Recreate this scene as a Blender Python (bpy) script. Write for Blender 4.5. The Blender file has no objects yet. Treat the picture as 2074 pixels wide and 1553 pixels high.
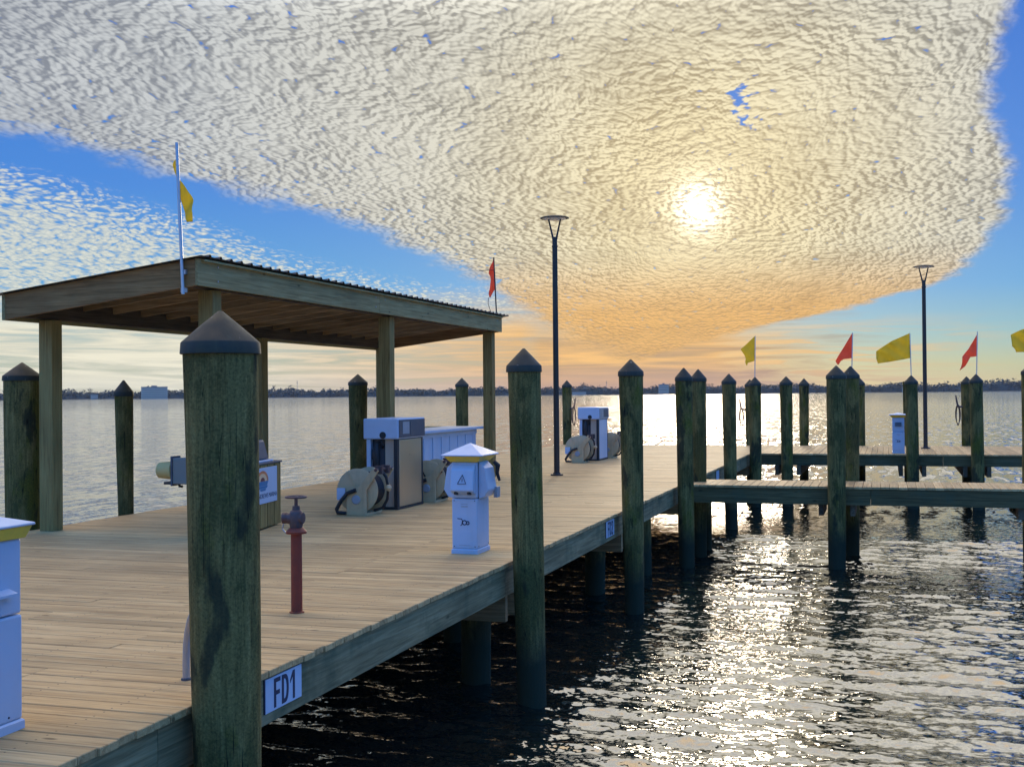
import bpy, bmesh, math, random
import numpy as np
from mathutils import Vector, Matrix
R_ = math.radians
random.seed(7); rng = np.random.default_rng(7)
SC = bpy.context.scene
COL = SC.collection

# ------------------------------------------------------------------ camera
# deck top is z = 0, water is z = -1.35, the fuel dock runs along +Y
ZW = -1.35
F_PX = 2430.0
yaw, roll, pitch = R_(17.4), R_(0.5), math.atan((799 - 776.5) / F_PX)
fw = Vector((-math.sin(yaw) * math.cos(pitch), math.cos(yaw) * math.cos(pitch), math.sin(pitch)))
rt = Vector((math.cos(yaw), math.sin(yaw), 0)); up = rt.cross(fw)
c_, s_ = math.cos(roll), math.sin(roll)
rt, up = rt * c_ - up * s_, up * c_ + rt * s_
cam = bpy.data.cameras.new('camera'); cam_o = bpy.data.objects.new('camera', cam); COL.objects.link(cam_o)
cam.sensor_width = 36; cam.lens = F_PX / 2074 * 36; cam.clip_end = 20000; cam.clip_start = 0.05
M = Matrix((rt, up, -fw)).transposed().to_4x4(); M.translation = (0, 0, 1.6)
cam_o.matrix_world = M; SC.camera = cam_o

# ------------------------------------------------------------------ render / exposure
SC.view_settings.view_transform = 'Standard'; SC.view_settings.look = 'None'
SC.view_settings.exposure = 0.18; SC.view_settings.gamma = 1.0
SC.cycles.max_bounces = 6; SC.cycles.sample_clamp_indirect = 4.0
SC.cycles.use_denoising = True

# ------------------------------------------------------------------ node helper
class NT:
    def __init__(s, tree): s.t = tree; s.n = tree.nodes; s.l = tree.links
    def node(s, typ, **kw):
        n = s.n.new(typ)
        for k, v in kw.items(): setattr(n, k, v)
        return n
    def put(s, sock, v):
        if isinstance(v, bpy.types.NodeSocket): s.l.new(v, sock)
        elif v is not None:
            if hasattr(sock, 'default_value'):
                if sock.type == 'RGBA' and len(v) == 3: v = (*v, 1)
                sock.default_value = v
    def m(s, op, a, b=None, c=None, clamp=False):
        n = s.node('ShaderNodeMath', operation=op); n.use_clamp = clamp
        s.put(n.inputs[0], a)
        if b is not None: s.put(n.inputs[1], b)
        if c is not None: s.put(n.inputs[2], c)
        return n.outputs[0]
    def v(s, op, a, b=None, sc=None):
        n = s.node('ShaderNodeVectorMath', operation=op); s.put(n.inputs[0], a)
        if b is not None: s.put(n.inputs[1], b)
        if sc is not None: s.put(n.inputs['Scale'], sc)
        return n.outputs['Value'] if op in ('DOT_PRODUCT', 'LENGTH') else n.outputs[0]
    def xyz(s, x, y, z):
        n = s.node('ShaderNodeCombineXYZ')
        for i, q in enumerate((x, y, z)): s.put(n.inputs[i], q)
        return n.outputs[0]
    def sep(s, v):
        n = s.node('ShaderNodeSeparateXYZ'); s.put(n.inputs[0], v); return n.outputs[0], n.outputs[1], n.outputs[2]
    def mix(s, f, a, b, blend='MIX'):
        n = s.node('ShaderNodeMix', data_type='RGBA', blend_type=blend); n.clamp_factor = True
        s.put(n.inputs[0], f); s.put(n.inputs[6], a); s.put(n.inputs[7], b); return n.outputs[2]
    def ramp(s, f, stops, interp='LINEAR'):
        n = s.node('ShaderNodeValToRGB'); e = n.color_ramp.elements; n.color_ramp.interpolation = interp
        while len(e) < len(stops): e.new(0.5)
        for i, (p, c) in enumerate(stops):
            e[i].position = p; e[i].color = (*c, 1) if not isinstance(c, (int, float)) else (c, c, c, 1)
        s.put(n.inputs[0], f); return n.outputs[0]
    def curve(s, x, x0, x1, pts):
        """piecewise-linear function of x (stored as a colour ramp of one channel), y scaled to its own range"""
        y0 = min(p[1] for p in pts); y1 = max(p[1] for p in pts)
        f = s.mapr(x, x0, x1, 0, 1)
        r = s.ramp(f, [((p[0] - x0) / (x1 - x0), (p[1] - y0) / (y1 - y0)) for p in pts])
        return s.m('MULTIPLY_ADD', r, y1 - y0, y0)
    def mapr(s, x, a, b, c=0.0, d=1.0, smooth=False):
        n = s.node('ShaderNodeMapRange'); n.clamp = True
        if smooth: n.interpolation_type = 'SMOOTHSTEP'
        for i, q in enumerate((x, a, b, c, d)): s.put(n.inputs[i], q)
        return n.outputs[0]
    def noise(s, vec, scale=1.0, detail=3.0, rough=0.5, dist=0.0, col=False, dim='3D'):
        n = s.node('ShaderNodeTexNoise', noise_dimensions=dim); s.put(n.inputs['Vector'], vec)
        s.put(n.inputs['Scale'], scale); s.put(n.inputs['Detail'], detail); s.put(n.inputs['Roughness'], rough)
        s.put(n.inputs['Distortion'], dist)
        return n.outputs['Color'] if col else n.outputs[0]
    def voro(s, vec, scale, smooth=None, rand=1.0, feat=None):
        n = s.node('ShaderNodeTexVoronoi', voronoi_dimensions='2D')
        n.feature = feat or ('SMOOTH_F1' if smooth else 'F1')
        s.put(n.inputs['Vector'], vec); s.put(n.inputs['Scale'], scale); s.put(n.inputs['Randomness'], rand)
        if smooth: s.put(n.inputs['Smoothness'], smooth)
        return n.outputs['Distance']

# ------------------------------------------------------------------ sky
SKY_UP_FILL, SKY_BACK_FILL = 4.0, 0.35
SUN_AZ, SUN_EL = -8.47, 8.7          # degrees, azimuth from +Y towards +X
sun_dir = Vector((math.sin(R_(SUN_AZ)) * math.cos(R_(SUN_EL)), math.cos(R_(SUN_AZ)) * math.cos(R_(SUN_EL)), math.sin(R_(SUN_EL))))
W = bpy.data.worlds.new('World'); SC.world = W; W.use_nodes = True
W.cycles.sampling_method = 'MANUAL'; W.cycles.sample_map_resolution = 1024
T = NT(W.node_tree); T.n.clear()
out = T.node('ShaderNodeOutputWorld'); bg = T.node('ShaderNodeBackground'); bg.inputs[1].default_value = 0.1
T.l.new(bg.outputs[0], out.inputs[0])
sky = T.node('ShaderNodeTexSky', sky_type='NISHITA'); sky.sun_disc = False
sky.sun_elevation = R_(SUN_EL); sky.sun_rotation = R_(SUN_AZ); sky.air_density = 1.0; sky.dust_density = 0.6; sky.ozone_density = 2.0
D = T.v('NORMALIZE', T.node('ShaderNodeTexCoord').outputs['Generated'])
dx, dy, dz = T.sep(D)
el = T.m('MULTIPLY', T.m('ARCSINE', dz), 57.2958)
az = T.m('MULTIPLY', T.m('ARCTAN2', dx, dy), 57.2958)
ang = T.m('MULTIPLY', T.m('ARCCOSINE', T.m('MINIMUM', T.v('DOT_PRODUCT', D, tuple(sun_dir)), 0.99999)), 57.2958)
CO = 0.20
zz = T.m('ADD', T.m('MAXIMUM', dz, 0.0), CO)
P = T.xyz(T.m('DIVIDE', dx, zz), T.m('DIVIDE', dy, zz), 0.0)
# cloud height field as a node group, sampled twice so the sheet is side lit by the sun
G = bpy.data.node_groups.new('cloud_height', 'ShaderNodeTree')
G.interface.new_socket('Vector', in_out='INPUT', socket_type='NodeSocketVector')
G.interface.new_socket('Height', in_out='OUTPUT', socket_type='NodeSocketFloat')
g = NT(G); gi = g.node('NodeGroupInput'); go = g.node('NodeGroupOutput')
p0 = gi.outputs[0]
w1 = g.v('SUBTRACT', g.noise(p0, 2.6, 3, 0.5, col=True), (0.5, 0.5, 0.5))
w2 = g.v('SUBTRACT', g.noise(p0, 24.0, 2, 0.5, col=True), (0.5, 0.5, 0.5))
p1 = g.v('ADD', g.v('ADD', p0, g.v('SCALE', w1, sc=0.16)), g.v('SCALE', w2, sc=0.020))
p2 = g.v('MULTIPLY', p1, (1.15, 0.85, 0))
va = g.voro(p2, 46.0, smooth=0.6); vb = g.voro(g.v('ADD', p2, (3.1, 1.7, 0)), 102.0, smooth=0.6)
cell = g.m('SUBTRACT', 1.0, g.m('POWER', va, 1.5)); cell2 = g.m('SUBTRACT', 1.0, g.m('POWER', vb, 1.5))
fb = g.noise(p1, 37.0, 4, 0.5)
wp = g.sep(g.v('ADD', p0, g.v('SCALE', w1, sc=0.55)))
rows = g.m('SINE', g.m('MULTIPLY', g.m('ADD', wp[0], g.m('MULTIPLY', wp[1], 0.30)), 2 * math.pi / 0.050))
rows = g.m('MULTIPLY', rows, g.mapr(g.noise(p0, 1.9, 2, 0.5), 0.42, 0.62))
h = g.m('ADD', g.m('ADD', g.m('MULTIPLY', cell, 0.40), g.m('MULTIPLY', cell2, 0.26)), g.m('MULTIPLY', fb, 0.33))
h = g.m('ADD', h, g.m('MULTIPLY', rows, 0.045))
g.l.new(h, go.inputs[0])
def height(vec):
    n = T.node('ShaderNodeGroup'); n.node_tree = G; T.put(n.inputs[0], vec); return n.outputs[0]
sunP = Vector((sun_dir.x, sun_dir.y, 0)) / (sun_dir.z + CO)
tosun = T.v('NORMALIZE', T.v('SUBTRACT', tuple(sunP), P))
h0 = height(P); h1 = height(T.v('ADD', P, T.v('SCALE', tosun, sc=0.0078)))
relief = T.m('SUBTRACT', h0, h1)
big = T.noise(P, 1.6, 4, 0.55)
mid = T.noise(P, 6.0, 4, 0.55, 0.4)
# coverage: the big fan
n_edge = T.m('SUBTRACT', T.noise(P, 9.0, 5, 0.6), 0.5)
edgeR = T.curve(el, 0, 60, [(0, -16), (2.0, -10), (2.7, -7), (3.2, -5.2), (3.5, -3.2), (3.8, -1.45), (4.35, 0.1), (4.6, 1.7), (5.1, 3.1), (6.1, 4.0), (7.0, 4.7), (8.4, 5.3), (9.5, 5.5), (11.0, 5.15), (12.1, 4.7), (13.8, 4.7), (16.7, 5.6), (24, 8), (40, 25), (60, 60)])
mR = T.mapr(T.m('ADD', T.m('SUBTRACT', edgeR, az), T.m('MULTIPLY', n_edge, 2.1)), -0.35, 0.75, smooth=True)
edgeL = T.curve(az, -180, 60, [(-180, 88), (-110, 75), (-80, 40), (-60, 19), (-48, 13.2), (-40.5, 11.5), (-36.3, 10.7), (-33.1, 10.0), (-30.9, 9.3), (-27.5, 8.55), (-25.2, 8.0), (-22.9, 7.1), (-21.3, 6.35), (-19.2, 5.5), (-17.4, 4.3), (-15, 2.5), (-12, 1.3), (-8, 1.0), (20, 1.0), (60, 1.0)])
dL = T.m('SUBTRACT', el, edgeL)
mL = T.mapr(T.m('ADD', dL, T.m('MULTIPLY', n_edge, 2.0)), -0.2, 0.9, smooth=True)
main = T.m('MULTIPLY', mR, mL)
# thin places where blue shows between the cells
thin = T.m('ADD', T.m('MULTIPLY', T.mapr(dL, 0.0, 3.5, 1, 0), 0.14), T.m('MULTIPLY', T.mapr(big, 0.52, 0.72), 0.06))
rift = T.m('MULTIPLY', T.mapr(T.m('ABSOLUTE', T.m('ADD', T.m('ADD', az, 6.0), T.m('MULTIPLY', T.m('SUBTRACT', mid, 0.5), 5.0))), 0.15, 0.9, 1, 0), T.mapr(T.m('ABSOLUTE', T.m('SUBTRACT', el, 13.3)), 0.4, 1.5, 1, 0))
thr = T.m('ADD', T.m('ADD', 0.33, thin), T.m('MULTIPLY', rift, 0.35))
hole = T.mapr(T.m('SUBTRACT', h0, thr), -0.08, 0.12, smooth=True)
main = T.m('MULTIPLY', main, hole)
# lower left patch of loose cells
ptop = T.curve(az, -180, 60, [(-180, 10), (-70, 13), (-46, 11.5), (-40.5, 10.5), (-36.3, 9.6), (-31.6, 8.3), (-28, 6.9), (-23, 5.7), (-19, 5.2), (-15, 4.5), (-8, 2.5), (60, 1.0)])
dP = T.m('SUBTRACT', ptop, el)
pm = T.mapr(T.m('SUBTRACT', h0, T.mapr(dP, 0.0, 2.4, 0.70, 0.46)), -0.06, 0.20, smooth=True)
pm = T.m('MULTIPLY', T.m('MULTIPLY', T.m('MULTIPLY', pm, T.mapr(dP, -0.1, 0.5)), T.mapr(az, -60, -48)), T.mapr(el, 3.2, 4.6))
# streaks near the horizon, long in azimuth
S = T.xyz(T.m('MULTIPLY', az, 0.13), T.m('MULTIPLY', T.m('ADD', el, T.m('MULTIPLY', az, 0.012)), 2.3), 0)
st = T.noise(S, 1.0, 6, 0.58, 0.7)
stm_l = T.m('MULTIPLY', T.mapr(el, 5.2, 3.0), T.mapr(az, -13, -17))
stm_c = T.m('MULTIPLY', T.mapr(el, 4.4, 2.4), T.m('MULTIPLY', T.mapr(az, -20, -16), T.mapr(T.m('ADD', az, T.m('MULTIPLY', T.m('SUBTRACT', st, 0.5), 14.0)), -2, -7)))
stm_r = T.m('MULTIPLY', T.m('MULTIPLY', T.mapr(el, 3.6, 2.4), T.mapr(az, 6.0, -3.0)), T.mapr(st, 0.49, 0.57))
stm = T.m('MAXIMUM', T.m('MAXIMUM', T.m('MULTIPLY', stm_l, T.mapr(st, 0.2, 0.5)), stm_c), T.m('MULTIPLY', stm_r, 0.8))
# cloud colours: forward scattering makes the sheet brighter and warmer near the sun
angn = T.m('DIVIDE', ang, 60.0)
bright = T.ramp(angn, [(0.0, (0.88, 0.75, 0.46)), (0.06, (0.86, 0.74, 0.46)), (0.12, (0.80, 0.72, 0.51)), (0.22, (0.67, 0.645, 0.55)), (0.4, (0.54, 0.56, 0.56)), (0.6, (0.48, 0.51, 0.545)), (1.0, (0.64, 0.54, 0.41))])
dark = T.ramp(angn, [(0.0, (0.46, 0.36, 0.21)), (0.08, (0.43, 0.345, 0.205)), (0.2, (0.315, 0.295, 0.245)), (0.4, (0.245, 0.26, 0.285)), (0.7, (0.19, 0.22, 0.29)), (1.0, (0.30, 0.26, 0.22))])
soft = T.mapr(T.noise(P, 2.3, 3, 0.5), 0.36, 0.64, 0.55, 1.15)      # ripples fade in and out across the sheet
lit = T.mapr(T.m('MULTIPLY', T.m('ADD', T.m('MULTIPLY', relief, 3.4), T.m('MULTIPLY', T.m('SUBTRACT', h0, 0.64), 2.0)), soft), -0.82, 0.66, smooth=True)
lit = T.m('ADD', lit, T.m('ADD', T.m('MULTIPLY', T.m('SUBTRACT', big, 0.5), 0.9), T.m('MULTIPLY', T.m('SUBTRACT', mid, 0.5), 0.9)), clamp=True)
ccol = T.mix(lit, dark, bright)
warm = T.m('MULTIPLY', T.mapr(el, 7.0, 3.4, smooth=True), T.mapr(ang, 24, 7))
ccol = T.mix(warm, ccol, T.mix(lit, (0.50, 0.30, 0.12), (0.80, 0.47, 0.17)))
sl = T.mapr(st, 0.36, 0.62)
s_left = T.mix(sl, (0.52, 0.52, 0.43), (0.80, 0.76, 0.60))
s_cent = T.mix(sl, (0.44, 0.30, 0.18), (0.88, 0.52, 0.19))
s_cent = T.mix(T.mapr(el, 1.6, 0.2), s_cent, (0.50, 0.32, 0.24))
scol = T.mix(T.mapr(az, -32, -16), s_left, s_cent)
# clear sky
sk = T.mix(1.0, sky.outputs[0], (1.0, 1.0, 1.0), 'MULTIPLY')
tgt = T.ramp(T.m('DIVIDE', el, 60.0), [(0.0, (0.44, 0.40, 0.25)), (0.02, (0.36, 0.44, 0.30)), (0.045, (0.19, 0.42, 0.50)), (0.08, (0.085, 0.33, 0.64)), (0.16, (0.050, 0.22, 0.64)), (0.3, (0.03, 0.15, 0.58)), (1.0, (0.03, 0.12, 0.42))])
clear = T.mix(0.94, sk, T.v('SCALE', tgt, sc=10.0))
c10 = lambda c: T.v('SCALE', c, sc=10.0)
colr = T.mix(stm, clear, c10(scol))
colr = T.mix(T.m('MULTIPLY', pm, 0.84), colr, c10(T.mix(T.mapr(h0, 0.6, 0.85), (0.50, 0.54, 0.50), (0.80, 0.77, 0.60))))
colr = T.mix(main, colr, c10(ccol))
# veiled sun burning through the sheet
gauss = lambda w: T.m('POWER', 2.71828, T.m('MULTIPLY', T.m('POWER', T.m('DIVIDE', ang, w), 2.0), -1.0))
glow = T.m('ADD', T.m('MULTIPLY', gauss(0.55), 60.0), T.m('MULTIPLY', gauss(1.15), 12.0))
glow2 = T.m('POWER', 2.71828, T.m('MULTIPLY', ang, -0.45))
gl = T.m('ADD', T.m('MULTIPLY', glow, T.mapr(lit, 0.15, 0.8, 0.12, 1.0)), T.m('MULTIPLY', T.m('MULTIPLY', glow2, 1.4), T.m('MAXIMUM', main, 0.25)))
colr = T.mix(1.0, colr, T.v('SCALE', (1.0, 0.88, 0.66), sc=gl), 'ADD')
# added fill light: out-of-frame sky overhead is brightened and warmed, rear sky brightened too
boost = T.m('ADD', T.mapr(el, 17.2, 30, 1.0, SKY_UP_FILL), T.m('MULTIPLY', T.mapr(dy, 0.35, -0.5), SKY_BACK_FILL))
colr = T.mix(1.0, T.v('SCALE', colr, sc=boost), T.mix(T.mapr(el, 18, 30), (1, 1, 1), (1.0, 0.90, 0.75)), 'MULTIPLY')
below = T.mapr(el, -0.2, 0.0)
colr = T.mix(below, (0.6, 0.65, 0.6), colr)
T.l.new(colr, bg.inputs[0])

# ------------------------------------------------------------------ sun (veiled by the cloud sheet)
sl_ = bpy.data.lights.new('sun', 'SUN'); sl_.energy = 0.6; sl_.angle = R_(8.0); sl_.color = (1.0, 0.84, 0.62)
so = bpy.data.objects.new('sun', sl_); COL.objects.link(so)
so.rotation_euler = sun_dir.to_track_quat('Z', 'Y').to_euler(); so.location = (0, 0, 30)

# ------------------------------------------------------------------ mesh helpers
class MB:
    def __init__(s): s.v = []; s.f = []; s.tone = []; s.mi = []
    def add(s, vs, fs, tone=0.5, mi=0):
        b = len(s.v); s.v += [tuple(q) for q in vs]; s.f += [tuple(b + i for i in f) for f in fs]
        s.tone += [tone] * len(vs); s.mi += [mi] * len(fs); return s
    def box(s, x0, x1, y0, y1, z0, z1, tone=0.5, mi=0, M=None, ch=0.0):
        if ch > 0:      # chamfered top edges
            vs = [(x0, y0, z0), (x1, y0, z0), (x1, y1, z0), (x0, y1, z0), (x0, y0, z1 - ch), (x1, y0, z1 - ch), (x1, y1, z1 - ch), (x0, y1, z1 - ch),
                  (x0 + ch, y0 + ch, z1), (x1 - ch, y0 + ch, z1), (x1 - ch, y1 - ch, z1), (x0 + ch, y1 - ch, z1)]
            fs = [(3, 2, 1, 0), (0, 1, 5, 4), (1, 2, 6, 5), (2, 3, 7, 6), (3, 0, 4, 7), (4, 5, 9, 8), (5, 6, 10, 9), (6, 7, 11, 10), (7, 4, 8, 11), (8, 9, 10, 11)]
        else:
            vs = [(x0, y0, z0), (x1, y0, z0), (x1, y1, z0), (x0, y1, z0), (x0, y0, z1), (x1, y0, z1), (x1, y1, z1), (x0, y1, z1)]
            fs = [(3, 2, 1, 0), (4, 5, 6, 7), (0, 1, 5, 4), (1, 2, 6, 5), (2, 3, 7, 6), (3, 0, 4, 7)]
        if M is not None: vs = [M @ Vector(q) for q in vs]
        return s.add(vs, fs, tone, mi)
    def bar(s, p, q, w, h, tone=0.5, mi=0, upv=(0, 0, 1)):
        p, q = Vector(p), Vector(q); d = (q - p); L = d.length; d.normalize(); u = Vector(upv)
        if abs(d.dot(u)) > 0.98: u = Vector((0, 1, 0))
        r = d.cross(u).normalized(); u = r.cross(d)
        Mx = Matrix((r, d, u)).transposed().to_4x4(); Mx.translation = p
        return s.box(-w / 2, w / 2, 0, L, -h / 2, h / 2, tone, mi, Mx)
    def tube(s, pts, r, n=12, caps=True, tone=0.5, mi=0):
        pts = [Vector(p) for p in pts]; rs = r if isinstance(r, (list, tuple)) else [r] * len(pts)
        vs = []; fs = []; prev = None
        for i, p in enumerate(pts):
            a = pts[max(i - 1, 0)]; b = pts[min(i + 1, len(pts) - 1)]; d = (b - a).normalized()
            if prev is None:
                u = Vector((1, 0, 0)) if abs(d.x) < 0.9 else Vector((0, 1, 0))
                u = (u - d * u.dot(d)).normalized()
            else: u = (prev - d * prev.dot(d)).normalized()
            prev = u; w = d.cross(u)
            for k in range(n):
                t = 2 * math.pi * k / n; vs.append(p + (u * math.cos(t) + w * math.sin(t)) * rs[i])
        for i in range(len(pts) - 1):
            for k in range(n):
                a = i * n + k; b = i * n + (k + 1) % n; fs.append((a, b, b + n, a + n))
        if caps: fs.append(tuple(range(n - 1, -1, -1))); fs.append(tuple(range((len(pts) - 1) * n, len(pts) * n)))
        return s.add(vs, fs, tone, mi)
    def lathe(s, prof, c=(0, 0, 0), n=24, axis='Z', mi=0, rot0=0.0):
        """profile of (radius, height) turned about an axis through c"""
        vs = []; fs = []; c = Vector(c)
        for (r, hh) in prof:
            for k in range(n):
                t = 2 * math.pi * k / n + rot0; a, b = r * math.cos(t), r * math.sin(t)
                vs.append(c + (Vector((a, b, hh)) if axis == 'Z' else Vector((a, hh, b)) if axis == 'Y' else Vector((hh, a, b))))
        for i in range(len(prof) - 1):
            for k in range(n):
                a = i * n + k; b = i * n + (k + 1) % n
                fs.append((a, b, b + n, a + n) if axis != 'Y' else (a, a + n, b + n, b))
        if prof[0][0] > 1e-6: fs.append(tuple(range(n)))
        if prof[-1][0] > 1e-6: fs.append(tuple(range((len(prof) - 1) * n, len(prof) * n)))
        return s.add(vs, fs, 0.5, mi)
    def prism(s, poly, a, b, axis='Y', mi=0, tone=0.5):
        """polygon (u,v) extruded along an axis from a to b"""
        m = {'X': lambda u, v, w: (w, u, v), 'Y': lambda u, v, w: (u, w, v), 'Z': lambda u, v, w: (u, v, w)}[axis]
        n = len(poly); vs = [m(u, v, a) for u, v in poly] + [m(u, v, b) for u, v in poly]
        fs = [tuple(range(n)), tuple(range(2 * n - 1, n - 1, -1))] + [(i, i + n, (i + 1) % n + n, (i + 1) % n) for i in range(n)]
        return s.add(vs, fs, tone, mi)
    def build(s, name, mats, parent=None, smooth=False, bevel=0.0, loc=None):
        me = bpy.data.meshes.new(name); me.from_pydata(s.v, [], s.f)
        at = me.attributes.new('tone', 'FLOAT', 'POINT'); at.data.foreach_set('value', s.tone)
        mats = mats if isinstance(mats, (list, tuple)) else [mats]
        for q in mats: me.materials.append(q)
        if len(mats) > 1: me.polygons.foreach_set('material_index', s.mi)
        bm = bmesh.new(); bm.from_mesh(me); bmesh.ops.recalc_face_normals(bm, faces=bm.faces); bm.to_mesh(me); bm.free()
        o = bpy.data.objects.new(name, me); COL.objects.link(o)
        if parent is not None: o.parent = parent
        if loc is not None: o.location = loc
        if smooth:
            me.polygons.foreach_set('use_smooth', [True] * len(me.polygons))
            md = o.modifiers.new('edges', 'EDGE_SPLIT'); md.split_angle = R_(38)
        if bevel:
            b = o.modifiers.new('bevel', 'BEVEL'); b.width = bevel; b.segments = 2; b.limit_method = 'ANGLE'; b.angle_limit = R_(40)
        return o

def tag(o, label, cat, group=None):
    o['label'] = label; o['category'] = cat
    if group: o['group'] = group
    return o
def thing(name, label, cat, loc=(0, 0, 0), rz=0.0, group=None):
    o = bpy.data.objects.new(name, None); COL.objects.link(o); o.location = loc; o.rotation_euler = (0, 0, rz); o.empty_display_size = 0.2
    return tag(o, label, cat, group)
def dup(root, loc, rz=0.0, label=None, group=None):
    r = root.copy(); COL.objects.link(r); r.location = loc; r.rotation_euler = (0, 0, rz)
    if label: r['label'] = label
    if group: r['group'] = group
    for ch in list(root.children):
        c = ch.copy(); COL.objects.link(c); c.parent = r
        for q in ch.children:
            d = q.copy(); COL.objects.link(d); d.parent = c
    return r
def struct(o): o['kind'] = 'structure'; return o
def text_part(txt, size, mat, parent, Mx, name='lettering', ext=0.001, align='CENTER', sx=1.0):
    cu = bpy.data.curves.new(name, 'FONT'); cu.body = txt; cu.size = size; cu.extrude = ext; cu.align_x = align; cu.align_y = 'CENTER'
    t = bpy.data.objects.new(name, cu); COL.objects.link(t); bpy.context.view_layer.update()
    me = bpy.data.meshes.new_from_object(t.evaluated_get(bpy.context.evaluated_depsgraph_get()))
    bpy.data.objects.remove(t); bpy.data.curves.remove(cu)
    me.transform(Mx @ Matrix.Diagonal((sx, 1, 1, 1))); me.name = name; me.materials.clear(); me.materials.append(mat)
    o = bpy.data.objects.new(name, me); COL.objects.link(o); o.parent = parent; return o

# ------------------------------------------------------------------ materials
def mat(name):
    m = bpy.data.materials.new(name); m.use_nodes = True; t = NT(m.node_tree); b = t.n['Principled BSDF']; return m, t, b
def setp(b, **kw):
    for k, v in kw.items(): b.inputs[k.replace('_', ' ')].default_value = v
def bumpn(t, b, hgt, strength=0.3, dist=0.01):
    n = t.node('ShaderNodeBump'); n.inputs['Strength'].default_value = strength; n.inputs['Distance'].default_value = dist
    t.put(n.inputs['Height'], hgt); t.l.new(n.outputs[0], b.inputs['Normal'])

def wood(name, cols, axis, rough=0.75, stain=None, knots=0.6, tonevar=0.5, green=0.0, gscale=1.0):
    """weathered lumber, grain along axis; 'tone' is a random value per board"""
    m, t, b = mat(name)
    oc = t.node('ShaderNodeTexCoord').outputs['Object']
    tn = t.node('ShaderNodeAttribute', attribute_name='tone').outputs['Fac']
    off = t.xyz(t.m('MULTIPLY', tn, 37.0), t.m('MULTIPLY', tn, 91.0), t.m('MULTIPLY', tn, 53.0))
    st = {'X': (1.3, 34, 34), 'Y': (34, 1.3, 34), 'Z': (34, 34, 1.3)}[axis]
    q = t.v('ADD', oc, off)
    gr = t.noise(t.v('MULTIPLY', q, tuple(gscale * k for k in st)), 1.0, 5, 0.62, 0.6)
    fine = t.noise(t.v('MULTIPLY', q, tuple(3.2 * k for k in st)), 1.0, 2, 0.5)
    blot = t.noise(oc, 1.7, 4, 0.6)
    c = t.ramp(t.mapr(gr, 0.28, 0.72), [(0.0, cols[0]), (0.5, cols[1]), (1.0, cols[2])])
    c = t.mix(t.m('MULTIPLY', t.mapr(fine, 0.52, 0.70), 0.28), c, cols[0])
    v = t.m('ADD', t.m('MULTIPLY', t.m('SUBTRACT', tn, 0.5), tonevar), t.m('MULTIPLY', t.m('SUBTRACT', blot, 0.5), 0.55))
    c = t.v('SCALE', c, sc=t.m('ADD', 1.0, v))
    if knots:
        kv = t.node('ShaderNodeTexVoronoi'); t.put(kv.inputs['Vector'], t.v('MULTIPLY', q, tuple(4.0 if k > 5 else 1.5 for k in st))); kv.inputs['Scale'].default_value = 1.3
        c = t.mix(t.m('MULTIPLY', t.mapr(kv.outputs['Distance'], 0.10, 0.05), knots), c, tuple(0.35 * k for k in cols[0]))
    if stain:
        sn = t.noise(oc, 2.4, 4, 0.6)
        c = t.mix(t.m('MULTIPLY', t.mapr(sn, 0.50, 0.68), 0.7), c, stain)
    t.l.new(c, b.inputs['Base Color']); setp(b, Roughness=rough); b.inputs['Specular IOR Level'].default_value = 0.2
    bumpn(t, b, t.m('ADD', gr, t.m('MULTIPLY', fine, 0.5)), 0.35, 0.006)
    return m
DECKC = ((0.28, 0.168, 0.068), (0.48, 0.32, 0.138), (0.58, 0.41, 0.19))
deck_m = wood('deck_boards', DECKC, 'X', 0.62, knots=0.8, tonevar=0.32)
def add_screws(m, x0, y0):
    t = NT(m.node_tree); b = t.n['Principled BSDF']; cur = b.inputs['Base Color'].links[0].from_socket
    oc = t.node('ShaderNodeTexCoord').outputs['Object']; x, y, z = t.sep(oc)
    fx = t.m('MULTIPLY', t.m('SUBTRACT', t.m('FRACT', t.m('DIVIDE', t.m('SUBTRACT', x, x0 - 0.31), 0.62)), 0.5), 0.62)
    fy = t.m('MULTIPLY', t.m('SUBTRACT', t.m('FRACT', t.m('DIVIDE', t.m('SUBTRACT', y, y0), 0.1445)), 0.48), 0.1445)
    fy = t.m('SUBTRACT', t.m('ABSOLUTE', fy), 0.040)
    d = t.m('SQRT', t.m('ADD', t.m('MULTIPLY', fx, fx), t.m('MULTIPLY', fy, fy)))
    t.l.new(t.mix(t.mapr(d, 0.0065, 0.0045), cur, (0.05, 0.04, 0.03)), b.inputs['Base Color'])
add_screws(deck_m, -9.42, -6.0)
deck_y = wood('deck_boards_cross', DECKC, 'Y', 0.62, knots=0.5, tonevar=0.5)
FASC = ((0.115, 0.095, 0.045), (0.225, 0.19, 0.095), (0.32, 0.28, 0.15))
FASC_SHADED = tuple((0.46 * c[0], 0.45 * c[1], 0.38 * c[2]) for c in FASC)  # shade of faces toward the camera painted in as darker fascia colours
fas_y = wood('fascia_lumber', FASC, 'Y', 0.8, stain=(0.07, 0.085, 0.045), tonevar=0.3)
fas_x = wood('fascia_lumber_cross_shaded', FASC_SHADED, 'X', 0.8, stain=(0.08, 0.09, 0.05), tonevar=0.3)
POSTC = ((0.155, 0.10, 0.032), (0.285, 0.20, 0.066), (0.38, 0.28, 0.10))
post_m = wood('post_lumber', POSTC, 'Z', 0.75, knots=0.5, tonevar=0.25)
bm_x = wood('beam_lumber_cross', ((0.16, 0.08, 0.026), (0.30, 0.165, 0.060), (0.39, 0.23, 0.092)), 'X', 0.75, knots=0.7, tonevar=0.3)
bm_y = wood('beam_lumber', ((0.20, 0.15, 0.060), (0.33, 0.26, 0.110), (0.44, 0.355, 0.16)), 'Y', 0.75, knots=0.7, tonevar=0.3)
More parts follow.
